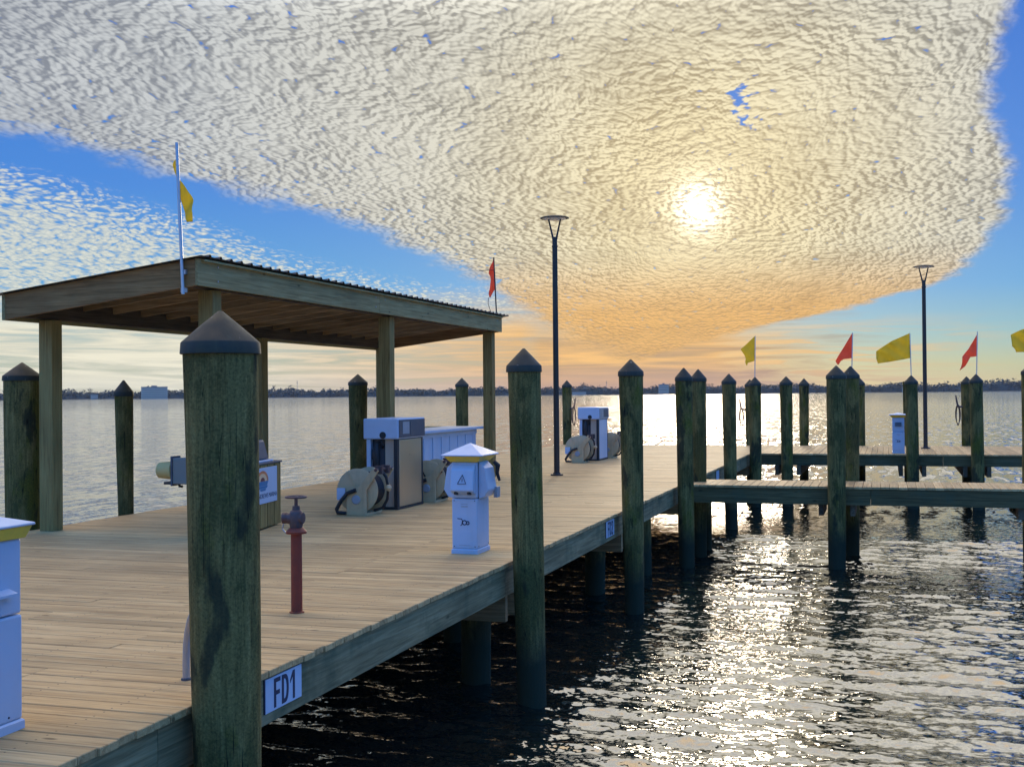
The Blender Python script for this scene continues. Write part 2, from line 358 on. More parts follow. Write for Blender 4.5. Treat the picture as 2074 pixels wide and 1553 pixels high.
rough_m = wood('dark_framing', ((0.06, 0.04, 0.025), (0.12, 0.085, 0.05), (0.17, 0.125, 0.075)), 'Y', 0.85, knots=0.3)
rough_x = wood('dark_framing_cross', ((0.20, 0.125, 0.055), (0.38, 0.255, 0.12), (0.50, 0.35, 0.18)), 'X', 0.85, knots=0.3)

def pile_mat():
    m, t, b = mat('pile_timber')
    tc = t.node('ShaderNodeTexCoord').outputs['Object']
    oi = t.node('ShaderNodeObjectInfo').outputs['Random']
    q = t.v('ADD', tc, t.xyz(t.m('MULTIPLY', oi, 40), t.m('MULTIPLY', oi, 17), t.m('MULTIPLY', oi, 29)))
    gr = t.noise(t.v('MULTIPLY', q, (34, 34, 2.2)), 1.0, 5, 0.65, 0.4)
    pat = t.noise(t.v('MULTIPLY', q, (3.0, 3.0, 1.3)), 1.0, 5, 0.62)
    moss = t.noise(t.v('ADD', t.v('MULTIPLY', q, (2.2, 2.2, 1.0)), (7, 3, 1)), 1.0, 5, 0.68)
    spk = t.noise(q, 70, 3, 0.7)
    c = t.ramp(t.mapr(gr, 0.25, 0.75), [(0, (0.095, 0.074, 0.024)), (0.5, (0.195, 0.155, 0.052)), (1, (0.30, 0.24, 0.085))])
    c = t.mix(t.m('MULTIPLY', t.mapr(pat, 0.47, 0.56), 0.8), c, (0.080, 0.078, 0.026))
    c = t.mix(t.m('MULTIPLY', t.mapr(moss, 0.54, 0.62), 0.75), c, (0.125, 0.122, 0.018))
    c = t.v('SCALE', c, sc=t.mapr(spk, 0.3, 0.7, 0.50, 1.15))
    tar = t.noise(t.v('ADD', t.v('MULTIPLY', q, (2.6, 2.6, 1.1)), (1, 9, 4)), 1.0, 4, 0.6)
    c = t.mix(t.m('MULTIPLY', t.mapr(tar, 0.58, 0.63), 0.75), c, (0.022, 0.026, 0.018))
    crk = t.noise(t.v('MULTIPLY', q, (26, 26, 0.7)), 1.0, 2, 0.5, 0.3)
    c = t.mix(t.m('MULTIPLY', t.mapr(t.m('ABSOLUTE', t.m('SUBTRACT', crk, 0.5)), 0.012, 0.004), t.mapr(pat, 0.40, 0.55)), c, (0.012, 0.010, 0.007))
    z = t.sep(tc)[2]
    wob = t.m('MULTIPLY', t.m('SUBTRACT', t.noise(q, 5, 3, 0.6), 0.5), 0.35)
    c = t.mix(t.mapr(t.m('ADD', z, wob), -0.55, -0.95), c, (0.026, 0.034, 0.022))   # tide stain
    t.l.new(c, b.inputs['Base Color']); setp(b, Roughness=0.9); b.inputs['Specular IOR Level'].default_value = 0.1
    bumpn(t, b, t.m('ADD', gr, t.m('MULTIPLY', spk, 0.4)), 0.6, 0.012)
    return m
pile_m = pile_mat()
def paint(name, col, rough=0.4, metal=0.0, dirt=0.25, dirtcol=(0.25, 0.22, 0.17), spec=0.5, scale=3.0):
    m, t, b = mat(name); oc = t.node('ShaderNodeTexCoord').outputs['Object']
    n1 = t.noise(oc, scale, 5, 0.65); n2 = t.noise(t.v('MULTIPLY', oc, (14, 14, 1.2)), 1.0, 4, 0.6)
    f = t.m('MULTIPLY', t.m('ADD', t.mapr(n1, 0.48, 0.75), t.m('MULTIPLY', t.mapr(n2, 0.52, 0.75), 0.7)), dirt, clamp=True)
    t.l.new(t.mix(f, col, dirtcol), b.inputs['Base Color'])
    t.l.new(t.mapr(n1, 0.3, 0.7, rough * 0.8, min(1, rough * 1.3)), b.inputs['Roughness'])
    b.inputs['Metallic'].default_value = metal; b.inputs['Specular IOR Level'].default_value = spec
    bumpn(t, b, n1, 0.08, 0.01)
    return m
white_m = paint('white_plastic', (0.45, 0.54, 0.66), 0.35, dirt=0.12)
yellow_m = paint('yellow_band', (0.80, 0.55, 0.05), 0.4, dirt=0.2)
cap_m = paint('pile_cap_plastic', (0.036, 0.037, 0.026), 0.6, dirt=0.4, dirtcol=(0.085, 0.085, 0.05), scale=7, spec=0.25)
steel_m = paint('stainless_panel', (0.56, 0.48, 0.35), 0.32, metal=0.85, dirt=0.10, dirtcol=(0.30, 0.27, 0.2), scale=1.5)
beige_m = paint('beige_panel', (0.52, 0.40, 0.29), 0.45, dirt=0.25)
cream_m = paint('cream_enamel', (0.56, 0.40, 0.21), 0.45, dirt=0.35, dirtcol=(0.22, 0.15, 0.08), scale=6)
black_m = paint('black_rubber', (0.018, 0.018, 0.02), 0.55, dirt=0.2, dirtcol=(0.06, 0.055, 0.05))
dkgray_m = paint('dark_gray_paint', (0.075, 0.08, 0.095), 0.5, dirt=0.25, dirtcol=(0.14, 0.13, 0.12))
midgray_m = paint('gray_paint', (0.30, 0.32, 0.34), 0.5, dirt=0.2)
lampm = paint('bronze_paint', (0.028, 0.022, 0.018), 0.45, dirt=0.15, dirtcol=(0.07, 0.05, 0.035))
red_m = paint('red_oxide_paint', (0.24, 0.034, 0.011), 0.6, dirt=0.4, dirtcol=(0.12, 0.04, 0.025), scale=9)
iron_m = paint('iron_valve', (0.10, 0.065, 0.06), 0.55, metal=0.3, dirt=0.5, dirtcol=(0.17, 0.06, 0.035), scale=12)
galv_m = paint('galvanised_steel', (0.42, 0.43, 0.45), 0.4, metal=0.6, dirt=0.25)
sil_m = paint('flagpole_metal', (0.50, 0.52, 0.56), 0.35, metal=0.7, dirt=0.1)
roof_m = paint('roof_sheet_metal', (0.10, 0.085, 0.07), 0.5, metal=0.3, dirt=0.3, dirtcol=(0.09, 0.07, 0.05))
blue_m = paint('sign_blue', (0.03, 0.17, 0.34), 0.4, dirt=0.0); navy_m = paint('sign_navy', (0.012, 0.016, 0.05), 0.45, dirt=0.0)
orange_m = paint('sign_orange', (0.55, 0.18, 0.06), 0.4, dirt=0.0); maroon_m = paint('sign_maroon', (0.16, 0.04, 0.04), 0.4, dirt=0.0); peach_m = paint('sign_peach', (0.75, 0.50, 0.28), 0.4, dirt=0.0)
green_hose = paint('green_nozzle', (0.02, 0.07, 0.03), 0.45, dirt=0.2, dirtcol=(0.05, 0.05, 0.03))
rope_m = paint('rope', (0.10, 0.06, 0.045), 0.9, dirt=0.4, dirtcol=(0.05, 0.03, 0.03), scale=20)
def add_droppings(m):
    t = NT(m.node_tree); b = t.n['Principled BSDF']; cur = b.inputs['Base Color'].links[0].from_socket
    oc = t.node('ShaderNodeTexCoord').outputs['Object']; oi = t.node('ShaderNodeObjectInfo').outputs['Random']
    n = t.noise(t.v('ADD', t.v('MULTIPLY', oc, (14, 14, 5)), t.xyz(t.m('MULTIPLY', oi, 90), t.m('MULTIPLY', oi, 55), 0)), 1.0, 3, 0.6)
    t.l.new(t.mix(t.m('MULTIPLY', t.mapr(n, 0.66, 0.72), 0.6), cur, (0.42, 0.38, 0.28)), b.inputs['Base Color'])
add_droppings(cap_m)
def cloth(name, col):
    m, t, b = mat(name); oc = t.node('ShaderNodeTexCoord').outputs['Object']
    n = t.noise(oc, 7, 3, 0.5); c = t.mix(n, tuple(0.8 * k for k in col), col)
    tr = t.node('ShaderNodeBsdfTranslucent'); mx = t.node('ShaderNodeMixShader'); mx.inputs[0].default_value = 0.65
    t.l.new(c, b.inputs['Base Color']); t.l.new(c, tr.inputs[0]); setp(b, Roughness=0.8)
    o = t.n['Material Output']; t.l.new(b.outputs[0], mx.inputs[1]); t.l.new(tr.outputs[0], mx.inputs[2]); t.l.new(mx.outputs[0], o.inputs[0])
    return m
fl_y = cloth('yellow_cloth', (0.92, 0.74, 0.08)); fl_r = cloth('red_cloth', (1.0, 0.27, 0.12))

# ------------------------------------------------------------------ water
def water_mat():
    m, t, b = mat('harbour_water')
    geo = t.node('ShaderNodeNewGeometry'); pos = geo.outputs['Position']
    px, py, _ = t.sep(pos)
    dist = t.v('LENGTH', t.xyz(px, py, 0))
    def slope(scale, amp, det):
        n = t.noise(t.v('MULTIPLY', pos, (1.0, 1.5, 1.0)), scale, det, 0.55, 0.3, col=True)
        return t.v('MULTIPLY', t.v('SUBTRACT', n, (0.5, 0.5, 0.5)), (amp, amp * 1.5, 0))
    fine = t.v('SCALE', slope(11.0, 0.62, 2), sc=t.mapr(dist, 12, 45, 1.0, 0.35))
    midw = t.v('SCALE', slope(2.2, 0.42, 3), sc=t.mapr(dist, 15, 40, 0.0, 1.0))
    wide = t.v('SCALE', slope(0.5, 0.30, 3), sc=t.mapr(dist, 20, 60, 0.1, 1.0))
    chop = t.v('SCALE', t.v('SUBTRACT', t.noise(t.v('MULTIPLY', pos, (2.6, 0.42, 1.0)), 1.0, 3, 0.6, 0.6, col=True), (0.5, 0.5, 0.5)), sc=t.mapr(dist, 24, 50, 0.0, 1.0))
    chop = t.v('MULTIPLY', chop, (1.6, 2.6, 0))
    wide = t.v('ADD', wide, chop)
    swell = t.v('SCALE', slope(0.16, 0.20, 3), sc=t.mapr(dist, 30, 80, 0.0, 1.0))
    tot = t.v('ADD', t.v('ADD', t.v('ADD', fine, midw), wide), swell)
    nrm = t.v('NORMALIZE', t.v('ADD', geo.outputs['Normal'], tot))
    t.l.new(nrm, b.inputs['Normal'])
    b.inputs['Base Color'].default_value = (0.006, 0.010, 0.009, 1); setp(b, Roughness=0.05, IOR=2.2)
    b.inputs['Specular IOR Level'].default_value = 1.0
    return m
def make_water():
    X = np.arange(-9.0, 6.001, 0.030); Y = np.arange(3.0, 26.001, 0.034)
    xx, yy = np.meshgrid(X, Y); z = np.zeros_like(xx)
    for i in range(90):
        lam = 0.11 * (0.85 / 0.11) ** rng.random() ; th = rng.normal(R_(88), R_(27)); k = 2 * math.pi / lam
        amp = 0.0040 * lam ** 0.95 * rng.uniform(0.6, 1.4)
        z += amp * np.sin(k * (math.cos(th) * xx + math.sin(th) * yy) + rng.uniform(0, 6.28) + 0.8 * np.sin(0.5 * xx + 0.37 * i) + 0.8 * np.sin(0.43 * yy + 0.6 * i))
    patch = 0.80 + 0.34 * np.sin(0.62 * xx + 0.9 * np.sin(0.31 * yy) + 0.5) * np.sin(0.47 * yy + 0.8 * np.sin(0.5 * xx) + 1.2) + 0.16 * np.sin(1.3 * xx - 0.8 * yy)
    z *= patch * np.clip((yy + 4.0) / 15.0, 0.62, 1.1)          # calmer patches between cat's paws
    edge = np.minimum.reduce([xx - X[0], X[-1] - xx, yy - Y[0], Y[-1] - yy]); z *= np.clip(edge / 1.5, 0, 1)
    z += 0.35 * np.abs(z) - 0.0
    ny, nx = xx.shape
    v = np.stack([xx.ravel(), yy.ravel(), ZW + z.ravel() * np.clip(edge.ravel(), 0, 1)], 1)
    idx = np.arange(nx * ny).reshape(ny, nx)
    f = np.stack([idx[:-1, :-1], idx[:-1, 1:], idx[1:, 1:], idx[1:, :-1]], -1).reshape(-1, 4)
    x0, x1, y0, y1 = X[0], X[-1], Y[0], Y[-1]; B = 4000.0
    ring = np.array([(-B, -B, ZW), (B, -B, ZW), (B, B, ZW), (-B, B, ZW), (x0, y0, ZW), (x1, y0, ZW), (x1, y1, ZW), (x0, y1, ZW)])
    b = len(v); v = np.concatenate([v, ring])
    rf = np.array([(0, 1, 5, 4), (1, 2, 6, 5), (2, 3, 7, 6), (3, 0, 4, 7)]) + b
    f = np.concatenate([f, rf])
    me = bpy.data.meshes.new('water'); me.vertices.add(len(v)); me.vertices.foreach_set('co', v.ravel())
    me.loops.add(f.size); me.loops.foreach_set('vertex_index', f.ravel().astype(np.int32))
    me.polygons.add(len(f)); me.polygons.foreach_set('loop_start', np.arange(0, f.size, 4, dtype=np.int32))
    me.polygons.foreach_set('use_smooth', np.ones(len(f), dtype=bool))
    me.update(); me.validate(); me.materials.append(water_mat())
    o = bpy.data.objects.new('water', me); COL.objects.link(o); struct(o)
make_water()

# ------------------------------------------------------------------ docks
XR, XL, Y0, Y1 = -3.5, -9.95, -6.0, 36.9           # fuel dock deck edges
CY0, CX1 = 32.05, 14.0                               # cross dock front edge and far end
FY0, FY1, FX1 = 21.0, 22.3, 7.0                      # finger pier
def tr(): return random.random()
dock = thing('fuel_dock', 'long wide timber fuel dock with tan deck boards running under the roofed shelter', 'dock', (0, 0, 0))
b = MB(); y = Y0; pitch_ = 0.1445
i = 0
while y + 0.138 < Y1:
    x1 = XR + 0.03 + random.uniform(-0.006, 0.006); x0 = XL - 0.03
    j = random.choice((-4.78, -4.78, -7.2, -6.0)) if y < 12 else random.choice((-4.8, -7.2, -6.0))
    dz = random.uniform(-0.0018, 0.0018)
    g_ = random.uniform(0.1345, 0.1385); b.box(x0, j - 0.002, y, y + g_, -0.038 + dz, dz, tr(), ch=0.004); b.box(j + 0.002, x1, y, y + g_, -0.038 - dz, -dz, tr(), ch=0.004)
    y += pitch_
b.build('decking', deck_m, dock)
b = MB()
ys = [Y0, 0.5, 5.2, 10.9, 15.9, 20.3, 26.2, CY0]
for a, c in zip(ys[:-1], ys[1:]): MB().box(XR - 0.05, XR, a + 0.002, c - 0.002, -0.32, -0.042, tr()).build('edge_fascia', fas_y, dock)
ys = [Y0, -1, 4, 9, 14, 19, 24, 29, Y1]
for a, c in zip(ys[:-1], ys[1:]): MB().box(XL, XL + 0.05, a + 0.002, c - 0.002, -0.32, -0.042, tr()).build('edge_fascia', fas_y, dock)
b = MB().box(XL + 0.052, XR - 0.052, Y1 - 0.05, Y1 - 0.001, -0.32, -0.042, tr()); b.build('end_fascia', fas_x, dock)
b = MB()
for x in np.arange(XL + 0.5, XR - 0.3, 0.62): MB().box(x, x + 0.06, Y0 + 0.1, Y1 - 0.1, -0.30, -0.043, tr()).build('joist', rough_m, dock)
b = MB()
for yy in (0.3, 5.6, 11.3, 16.6, 21.9, 27.2, 32.4):
    for k in (-0.22, 0.16): MB().box(XL + 0.1, XR - 0.06, yy + k, yy + k + 0.07, -0.60, -0.305, tr()).build('pile_cap_beam', rough_x, dock)
cross = thing('cross_dock', 'far timber dock running across behind the finger pier to the right', 'dock', (0, 0, 0))
b = MB(); x = XR + 0.036
while x < CX1:
    dz = random.uniform(-0.0015, 0.0015); b.box(x, x + 0.138, CY0 - 0.03, Y1 + 0.03, -0.038 + dz, dz, tr(), ch=0.004); x += pitch_
b.build('decking', deck_y, cross)
b = MB()
for a, c in ((XR + 0.003, 1.3), (1.304, 6.1), (6.104, CX1)):
    
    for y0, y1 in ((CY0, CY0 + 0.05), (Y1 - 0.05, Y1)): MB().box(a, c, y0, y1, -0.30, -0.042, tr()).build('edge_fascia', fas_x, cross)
b = MB()
for xc in (-2.52, 0.57, 2.10, 5.5, 9.0):
    for k in (-0.33, 0.23): MB().box(xc + k, xc + k + 0.1, CY0 - 0.02, Y1 - 0.1, -0.56, -0.305, tr()).build('pile_cap_beam', rough_m, cross)
finger = thing('finger_pier', 'narrow finger pier branching right from the fuel dock with a pale top', 'pier', (0, 0, 0))
b = MB(); x = XR + 0.04
while x < FX1:
    dz = random.uniform(-0.002, 0.002); b.box(x, x + 0.138, FY0 - 0.02, FY1 + 0.02, -0.038 + dz, dz, tr(), ch=0.004); x += pitch_
b.build('decking', deck_y, finger)
b = MB()
for a, c in ((XR + 0.003, -0.3), (-0.296, 3.2), (3.204, FX1)):
    
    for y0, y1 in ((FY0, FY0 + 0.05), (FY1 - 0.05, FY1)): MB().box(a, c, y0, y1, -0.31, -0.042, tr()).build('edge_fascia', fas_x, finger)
b = MB()
for xc in (-0.85, 2.3):
    for k in (-0.30, 0.22): MB().box(xc + k, xc + k + 0.08, FY0 + 0.06, FY1 - 0.06, -0.50, -0.30, tr()).build('cross_beam', rough_m, finger)
b = MB(); b.bar((1.95, 21.6, -0.33), (2.35, 22.2, -0.66), 0.05, 0.18); b.build('knee_brace', fas_x, finger)

# ------------------------------------------------------------------ piles
def pile(name_label, x, y, top=2.04, r_top=0.155, r_deck=0.142, lean=None, cap=True, group='timber piles along the docks', name='mooring_pile', deep=-1.9, rz=None):
    o = thing(name, name_label, 'pile', (x, y, 0), group=group)
    lean = lean or (random.uniform(-0.009, 0.009), random.uniform(-0.012, 0.012))
    n = 36; prof = []; zt = top - 0.215
    zs = np.concatenate([np.linspace(deep, 0, 10)[:-1], np.linspace(0, zt, 15)])
    ph = [random.uniform(0, 6.28) for _ in range(4)]
    vs = []; fs = []
    for z in zs:
        rr = r_deck + (r_top - r_deck) * (z / zt)
        cx, cy = lean[0] * z, lean[1] * z
        for k in range(n):
            t = 2 * math.pi * k / n
            q = rr * (1 + 0.018 * math.sin(2 * t + ph[0] + 0.5 * z) + 0.012 * math.sin(3 * t + ph[1] - 0.9 * z) + 0.008 * math.sin(5 * t + ph[2] + 2.1 * z) + 0.012 * math.sin(2.7 * z + ph[3]))
            vs.append((cx + q * math.cos(t), cy + q * math.sin(t), z))
    for i in range(len(zs) - 1):
        for k in range(n): a = i * n + k; c = i * n + (k + 1) % n; fs.append((a, c, c + n, a + n))
    fs.append(tuple(range((len(zs) - 1) * n, len(zs) * n)))
    m = MB(); m.add(vs, fs); m.build('shaft', pile_m, o, smooth=True)
    if cap:
        R = r_top * 1.07; c = (lean[0] * zt, lean[1] * zt, 0)
        m = MB(); m.lathe([(R * 0.99, zt - 0.012), (R * 1.02, zt - 0.010), (R * 1.0, zt + 0.047), (R * 0.965, zt + 0.055), (R * 0.5, zt + 0.055 + (top - zt - 0.055) * 0.52), (0.012, top - 0.002), (0.0, top)], c, 32)
        m.build('cap', cap_m, o, smooth=True)
    return o
RX = -3.28
pile('thick mossy pile closest to the camera with wide dark cone cap', -3.30, 5.52, 2.05, 0.190, 0.172, (-0.012, 0))
pile('tall pile at the dock edge just right of the white power pedestal', RX, 10.95, 2.04, 0.158, 0.145, (-0.017, 0))
pile('pile at the dock edge in front of the farther fuel dispenser', RX, 15.85, 2.06, 0.160, 0.140, (-0.008, 0))
pile('left pile of the touching pair where the finger pier meets the fuel dock', RX - 0.02, 20.35, 2.03, 0.140, 0.136, (-0.008, 0))
pile('right pile of the touching pair where the finger pier meets the fuel dock', RX, 21.75, 2.03, 0.140, 0.132, (0.0, 0))
pile('single capped pile at the dock edge just right of the touching pair', RX, 26.25, 2.01, 0.150, 0.138, (-0.008, 0))
p_y1 = pile('corner pile carrying the small yellow flag where fuel dock meets cross dock', RX, 31.45, 2.0, 0.150, 0.145, (0, 0))
pile('broad dark pile at far left beside the shelter post', -10.22, 12.35, 2.05, 0.215, 0.205, (0, 0))
pile('slim lone pile in the gap left of the mossy foreground pile', -10.22, 14.45, 1.85, 0.128, 0.108, (-0.016, 0))
pile('pile behind the near fuel dispenser, left of the shelter middle post', -10.22, 22.2, 2.04, 0.185, 0.165, (0, 0))
pile('pile standing beyond the white counter under the shelter eave', -10.22, 28.4, 2.03, 0.160, 0.150, (0, 0))
pile('pile behind the lamp post and far dispenser with a hook on its right side', -9.79, 37.1, 2.04, 0.150, 0.135, (0, 0))
pile('pile half hidden behind the corner pile with the small yellow flag', -4.02, 37.12, 2.0, 0.150, 0.135)
pile('front pile of the cross dock, left of the finger pier centre pile', -2.52, 31.85, 2.01, 0.158, 0.150)
pile('slimmer pile on the back edge of the cross dock, alone in a gap', -2.43, 37.12, 2.01, 0.148, 0.135)
pile('large pile on the front face of the finger pier in mid picture', -0.84, 20.86, 2.04, 0.158, 0.150)
pile('pile behind the finger pier carrying the nearer red flag', -0.66, 22.5, 2.06, 0.150, 0.150)
pile('back edge pile peeking out right of the pair under the nearer red flag', -0.80, 37.12, 2.01, 0.150, 0.140)
pile('uncapped thin round post hidden behind the big yellow flag pile', 0.52, 37.1, 2.1, 0.095, 0.095, cap=False)
pile('cross dock pile carrying the big flat yellow flag beside the far pedestal', 0.57, 31.85, 2.0, 0.155, 0.15)
pile('back edge pile touching left of the farther red flag pile', 2.16, 37.12, 2.01, 0.15, 0.14)
pile('cross dock pile carrying the ragged farther red flag', 2.10, 31.85, 2.01, 0.155, 0.15)
pile('pile cut off by the right picture edge carrying a yellow flag', 2.37, 22.5, 2.09, 0.195, 0.165, (0.02, 0))
for i, (x, y, r, lb) in enumerate([(-4.05, 11.65, 0.15, 'dark support pile under the deck left of the second foreground pile'), (-4.15, 17.3, 0.15, 'dark support pile under the deck left of the third dock edge pile'),
        (-3.85, 19.3, 0.14, 'dark support pile under the deck between third pile and touching pair'), (-5.0, 13.6, 0.15, 'support pile deep under the deck nearly lost in black shade'),
        (-3.3, 22.6, 0.12, 'support pile under the finger pier root behind the touching pair'), (-6.7, 17.3, 0.15, 'support pile far under the deck behind the dock edge')]):
    pile(lb, x, y, -0.32 + 0.16, r, r, cap=False, group='support piles under the fuel dock', name='support_pile')

# ------------------------------------------------------------------ shelter
sh = thing('fuel_shelter', 'open timber shelter with sloping metal roof standing on the fuel dock', 'shelter', (0, 0, 0))
SX0, SX1, SY0, SY1 = -9.88, -7.25, 11.6, 22.5
def ztop(x): return 2.82 + (x - SX0) / (SX1 - SX0) * 0.32     # roof underside line
def zat(x, d): return ztop(x) - d
for (px, py) in ((-9.72, 12.25), (-7.45, 12.15), (-9.72, 17.35), (-7.45, 17.25), (-9.72, 22.28), (-7.45, 22.28)):
    m = MB(); m.box(px - 0.095, px + 0.095, py - 0.095, py + 0.095, 0.0, zat(px, 0.29), tr()); m.build('post', post_m, sh, bevel=0.006)
def slopebeam(y0, y1, h, tone, name, mt):
    m = MB(); a, c = SX0 + 0.045, SX1 - 0.045
    m.prism([(a, zat(a, h)), (c, zat(c, h)), (c, ztop(c) - 0.002), (a, ztop(a) - 0.002)], y0, y1, 'Y', tone=tone); m.build(name, mt, sh, bevel=0.004)
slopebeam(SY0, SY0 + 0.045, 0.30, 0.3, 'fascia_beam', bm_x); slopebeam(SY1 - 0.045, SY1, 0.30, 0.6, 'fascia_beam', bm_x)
for x0, x1, t1, t2 in ((SX0, SX0 + 0.043, 0.4, 0.7), (SX1 - 0.043, SX1, 0.35, 0.65)):
    m = MB(); zt = ztop(min(x0, x1)); m.box(x0, x1, SY0 - 0.003, 16.55, zt - 0.30, zt, t1); m.box(x0, x1, 16.556, SY1 + 0.003, zt - 0.302, zt - 0.002, t2)
    m.build('fascia_beam', bm_y, sh, bevel=0.004)
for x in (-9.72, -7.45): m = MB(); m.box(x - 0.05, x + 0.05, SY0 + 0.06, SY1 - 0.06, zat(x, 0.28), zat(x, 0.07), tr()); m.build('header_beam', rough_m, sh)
for yv in np.arange(SY0 + 0.6, SY1 - 0.3, 0.61):
    m = MB(); a, c = SX0 + 0.05, SX1 - 0.05
    m.prism([(a, zat(a, 0.15)), (c, zat(c, 0.15)), (c, zat(c, 0.03)), (a, zat(a, 0.03))], yv, yv + 0.04, 'Y', tone=tr()); m.build('rafter', rough_x, sh)
for k in range(8):
    m = MB(); x = SX0 + 0.1 + k * 0.355; m.prism([(SY0 + 0.05, zat(x, 0.028)), (SY1 - 0.05, zat(x, 0.028)), (SY1 - 0.05, zat(x, 0.006)), (SY0 + 0.05, zat(x, 0.006))], x, x + 0.09, 'X', tone=tr()); m.build('purlin', bm_y, sh)
# ribbed metal sheet, ribs run down the slope
m = MB(); ys = []; yv = SY0 - 0.06
while yv < SY1 + 0.09:
    ys += [(yv, 0.006), (yv + 0.15, 0.006), (yv + 0.168, 0.030), (yv + 0.20, 0.030), (yv + 0.218, 0.006)]; yv += 0.2286
xa, xb = SX0 - 0.10, SX1 + 0.07; vs = []
for (yv, dz) in ys:
    for x in (xa, xb):
        for th in (0, 0.006): vs.append((x, yv, ztop(x) + dz + th))
fs = []
for i in range(len(ys) - 1):
    a = i * 4; c = a + 4
    fs += [(a, a + 2, c + 2, c), (a + 1, c + 1, c + 3, a + 3), (a, c, c + 1, a + 1), (a + 2, a + 3, c + 3, c + 2)]
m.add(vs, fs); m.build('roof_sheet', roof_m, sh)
for yv, zf in ((12.0, 0.07), (12.0, 0.23), (16.4, 0.08), (16.4, 0.22), (16.75, 0.09), (22.2, 0.10)): MB().lathe([(0.010, 0.0), (0.010, 0.006), (0.0, 0.008)], (SX1, yv, ztop(SX1) - zf), 10, 'X').build('bolt_head', galv_m, sh)

# ------------------------------------------------------------------ flags
def flag(label, base, top, rows, clothmat, group, pr=0.012, s=1.0, wav=0.03, pole_mat=None, extra=None, r_top=None):
    """pole from base to top; rows are (height below pole top, left x, right x) of the cloth, in metres, streaming towards -X"""
    base, top = Vector(base), Vector(top); o = thing('flag', label, 'flag', base, group=group)
    d = top - base
    m = MB(); m.tube([(0, 0, 0), d * 0.5, d], [pr, pr, pr * 0.9], 12); m.build('flagpole', pole_mat or sil_m, o, smooth=True)
    nu = 14; R = []
    for i in range(len(rows) - 1):
        for k in range(4):
            t = k / 4; R.append(tuple(rows[i][q] * (1 - t) + rows[i + 1][q] * t for q in range(3)))
    R.append(rows[-1]); vs = []; fs = []
    ul = d.normalized()
    for (h, xl, xr) in R:
        for k in range(nu + 1):
            u = k / nu; x = xr + (xl - xr) * u; dd = abs(x)
            yv = 0.0 if False else pr + wav * math.sin(9.0 * dd / max(s, 0.2) + 3.1 * h) * min(1, dd / 0.12) + 0.5 * wav * math.sin(19 * h + 14 * dd) * min(1, dd / 0.1)
            pz = d - ul * h; vs.append((pz.x + x, pz.y + yv, pz.z))
    for i in range(len(R) - 1):
        for k in range(nu):
            a = i * (nu + 1) + k; fs.append((a, a + 1, a + nu + 2, a + nu + 1))
    m = MB(); m.add(vs, fs); co = m.build('cloth', clothmat, o); co.data.polygons.foreach_set('use_smooth', [True] * len(fs))
    sd = co.modifiers.new('thickness', 'SOLIDIFY'); sd.thickness = 0.003
    if extra: extra(o, d)
    return o
def px_rows(k, rows): return [(h * k, a * k, c * k) for h, a, c in rows]
GP = 'flags flying from piles'
k = 0.01276 / 4.315
flag('small yellow flag on the corner pile, folding down at its end', (-3.28, 31.45, 1.98), (-3.26, 31.45, 3.06), px_rows(k, [(0, -3, 0), (60, -66, 0), (115, -125, 0), (165, -92, 0), (200, -80, 0), (216, -84, 0), (235, -82, -62), (256, -72, -66)]), fl_y, GP)
k = 0.00893 / 4.315
flag('red pennant on the pile behind the finger pier pile, nearer of two red flags', (-0.62, 22.5, 1.98), (-0.60, 22.5, 2.66), px_rows(k, [(0, -2, 0), (80, -48, 0), (160, -95, 0), (220, -128, 2), (228, -132, -70), (245, -140, -95), (275, -122, -112)]), fl_r, GP, pr=0.009)
k = 0.01247 / 4.09
flag('big flat yellow flag stretched out full on the cross dock', (0.56, 31.85, 1.97), (0.54, 31.85, 3.06), px_rows(k, [(0, -2, 0), (60, -140, 0), (100, -205, 0), (145, -272, 0), (205, -272, 0), (222, -268, -90), (245, -260, -245)]), fl_y, GP, wav=0.05)
flag('ragged red pennant on the cross dock, farther of two red flags', (2.10, 31.85, 1.98), (2.13, 31.85, 3.06), px_rows(k, [(25, -3, 0), (90, -38, 0), (140, -67, 0), (200, -112, 0), (206, -113, -50), (250, -112, -72), (280, -118, -88), (312, -130, -126)]), fl_r, GP, wav=0.05)
k = 0.00855 / 4.09
flag('yellow flag cut by the right picture edge on the last finger pier pile', (2.42, 22.5, 2.05), (2.42, 22.5, 2.72), px_rows(k, [(0, -2, 0), (40, -110, 0), (75, -180, 0), (120, -176, 0), (170, -172, 0), (195, -150, 0), (220, -140, -10)]), fl_y, GP, wav=0.05)
k = 13.1 / 2430 / 4.567
def brk(o, d):
    m = MB(); m.box(-0.03, 0.03, 0.0, 0.04, 0.02, 0.07); m.box(-0.03, 0.03, 0.0, 0.04, 0.22, 0.27); m.build('bracket', galv_m, o)
flag('tall silver pole with limp yellow flag on the near shelter corner', (-7.42, 11.555, 2.74), (-7.49, 11.555, 4.42), px_rows(k, [(135, -6, 0), (165, -52, 0), (200, -84, 0), (250, -88, 0), (300, -62, 0), (345, -20, 4), (390, -4, 34), (440, 0, 74), (540, 8, 134), (620, 26, 160), (680, 50, 166), (755, 84, 148)]), fl_y, 'flags on the shelter roof', pr=0.019, wav=0.06, extra=brk)
k = 23.6 / 2430 / 7.4
def cord(o, d):
    m = MB(); kk = k
    m.tube([(d.x - 90 * kk, 0, d.z - 600 * kk), (d.x - 95 * kk, 0, d.z - 690 * kk), (d.x - 60 * kk, 0, d.z - 800 * kk), (d.x - 22 * kk, 0, 0.02)], 0.006, 6); m.build('cord', rope_m, o)
    m = MB(); m.tube([(d.x, 0, d.z - 188 * kk), (d.x - 230 * kk, 0, d.z - 188 * kk)], 0.007, 8); m.build('spreader_rod', lampm, o)
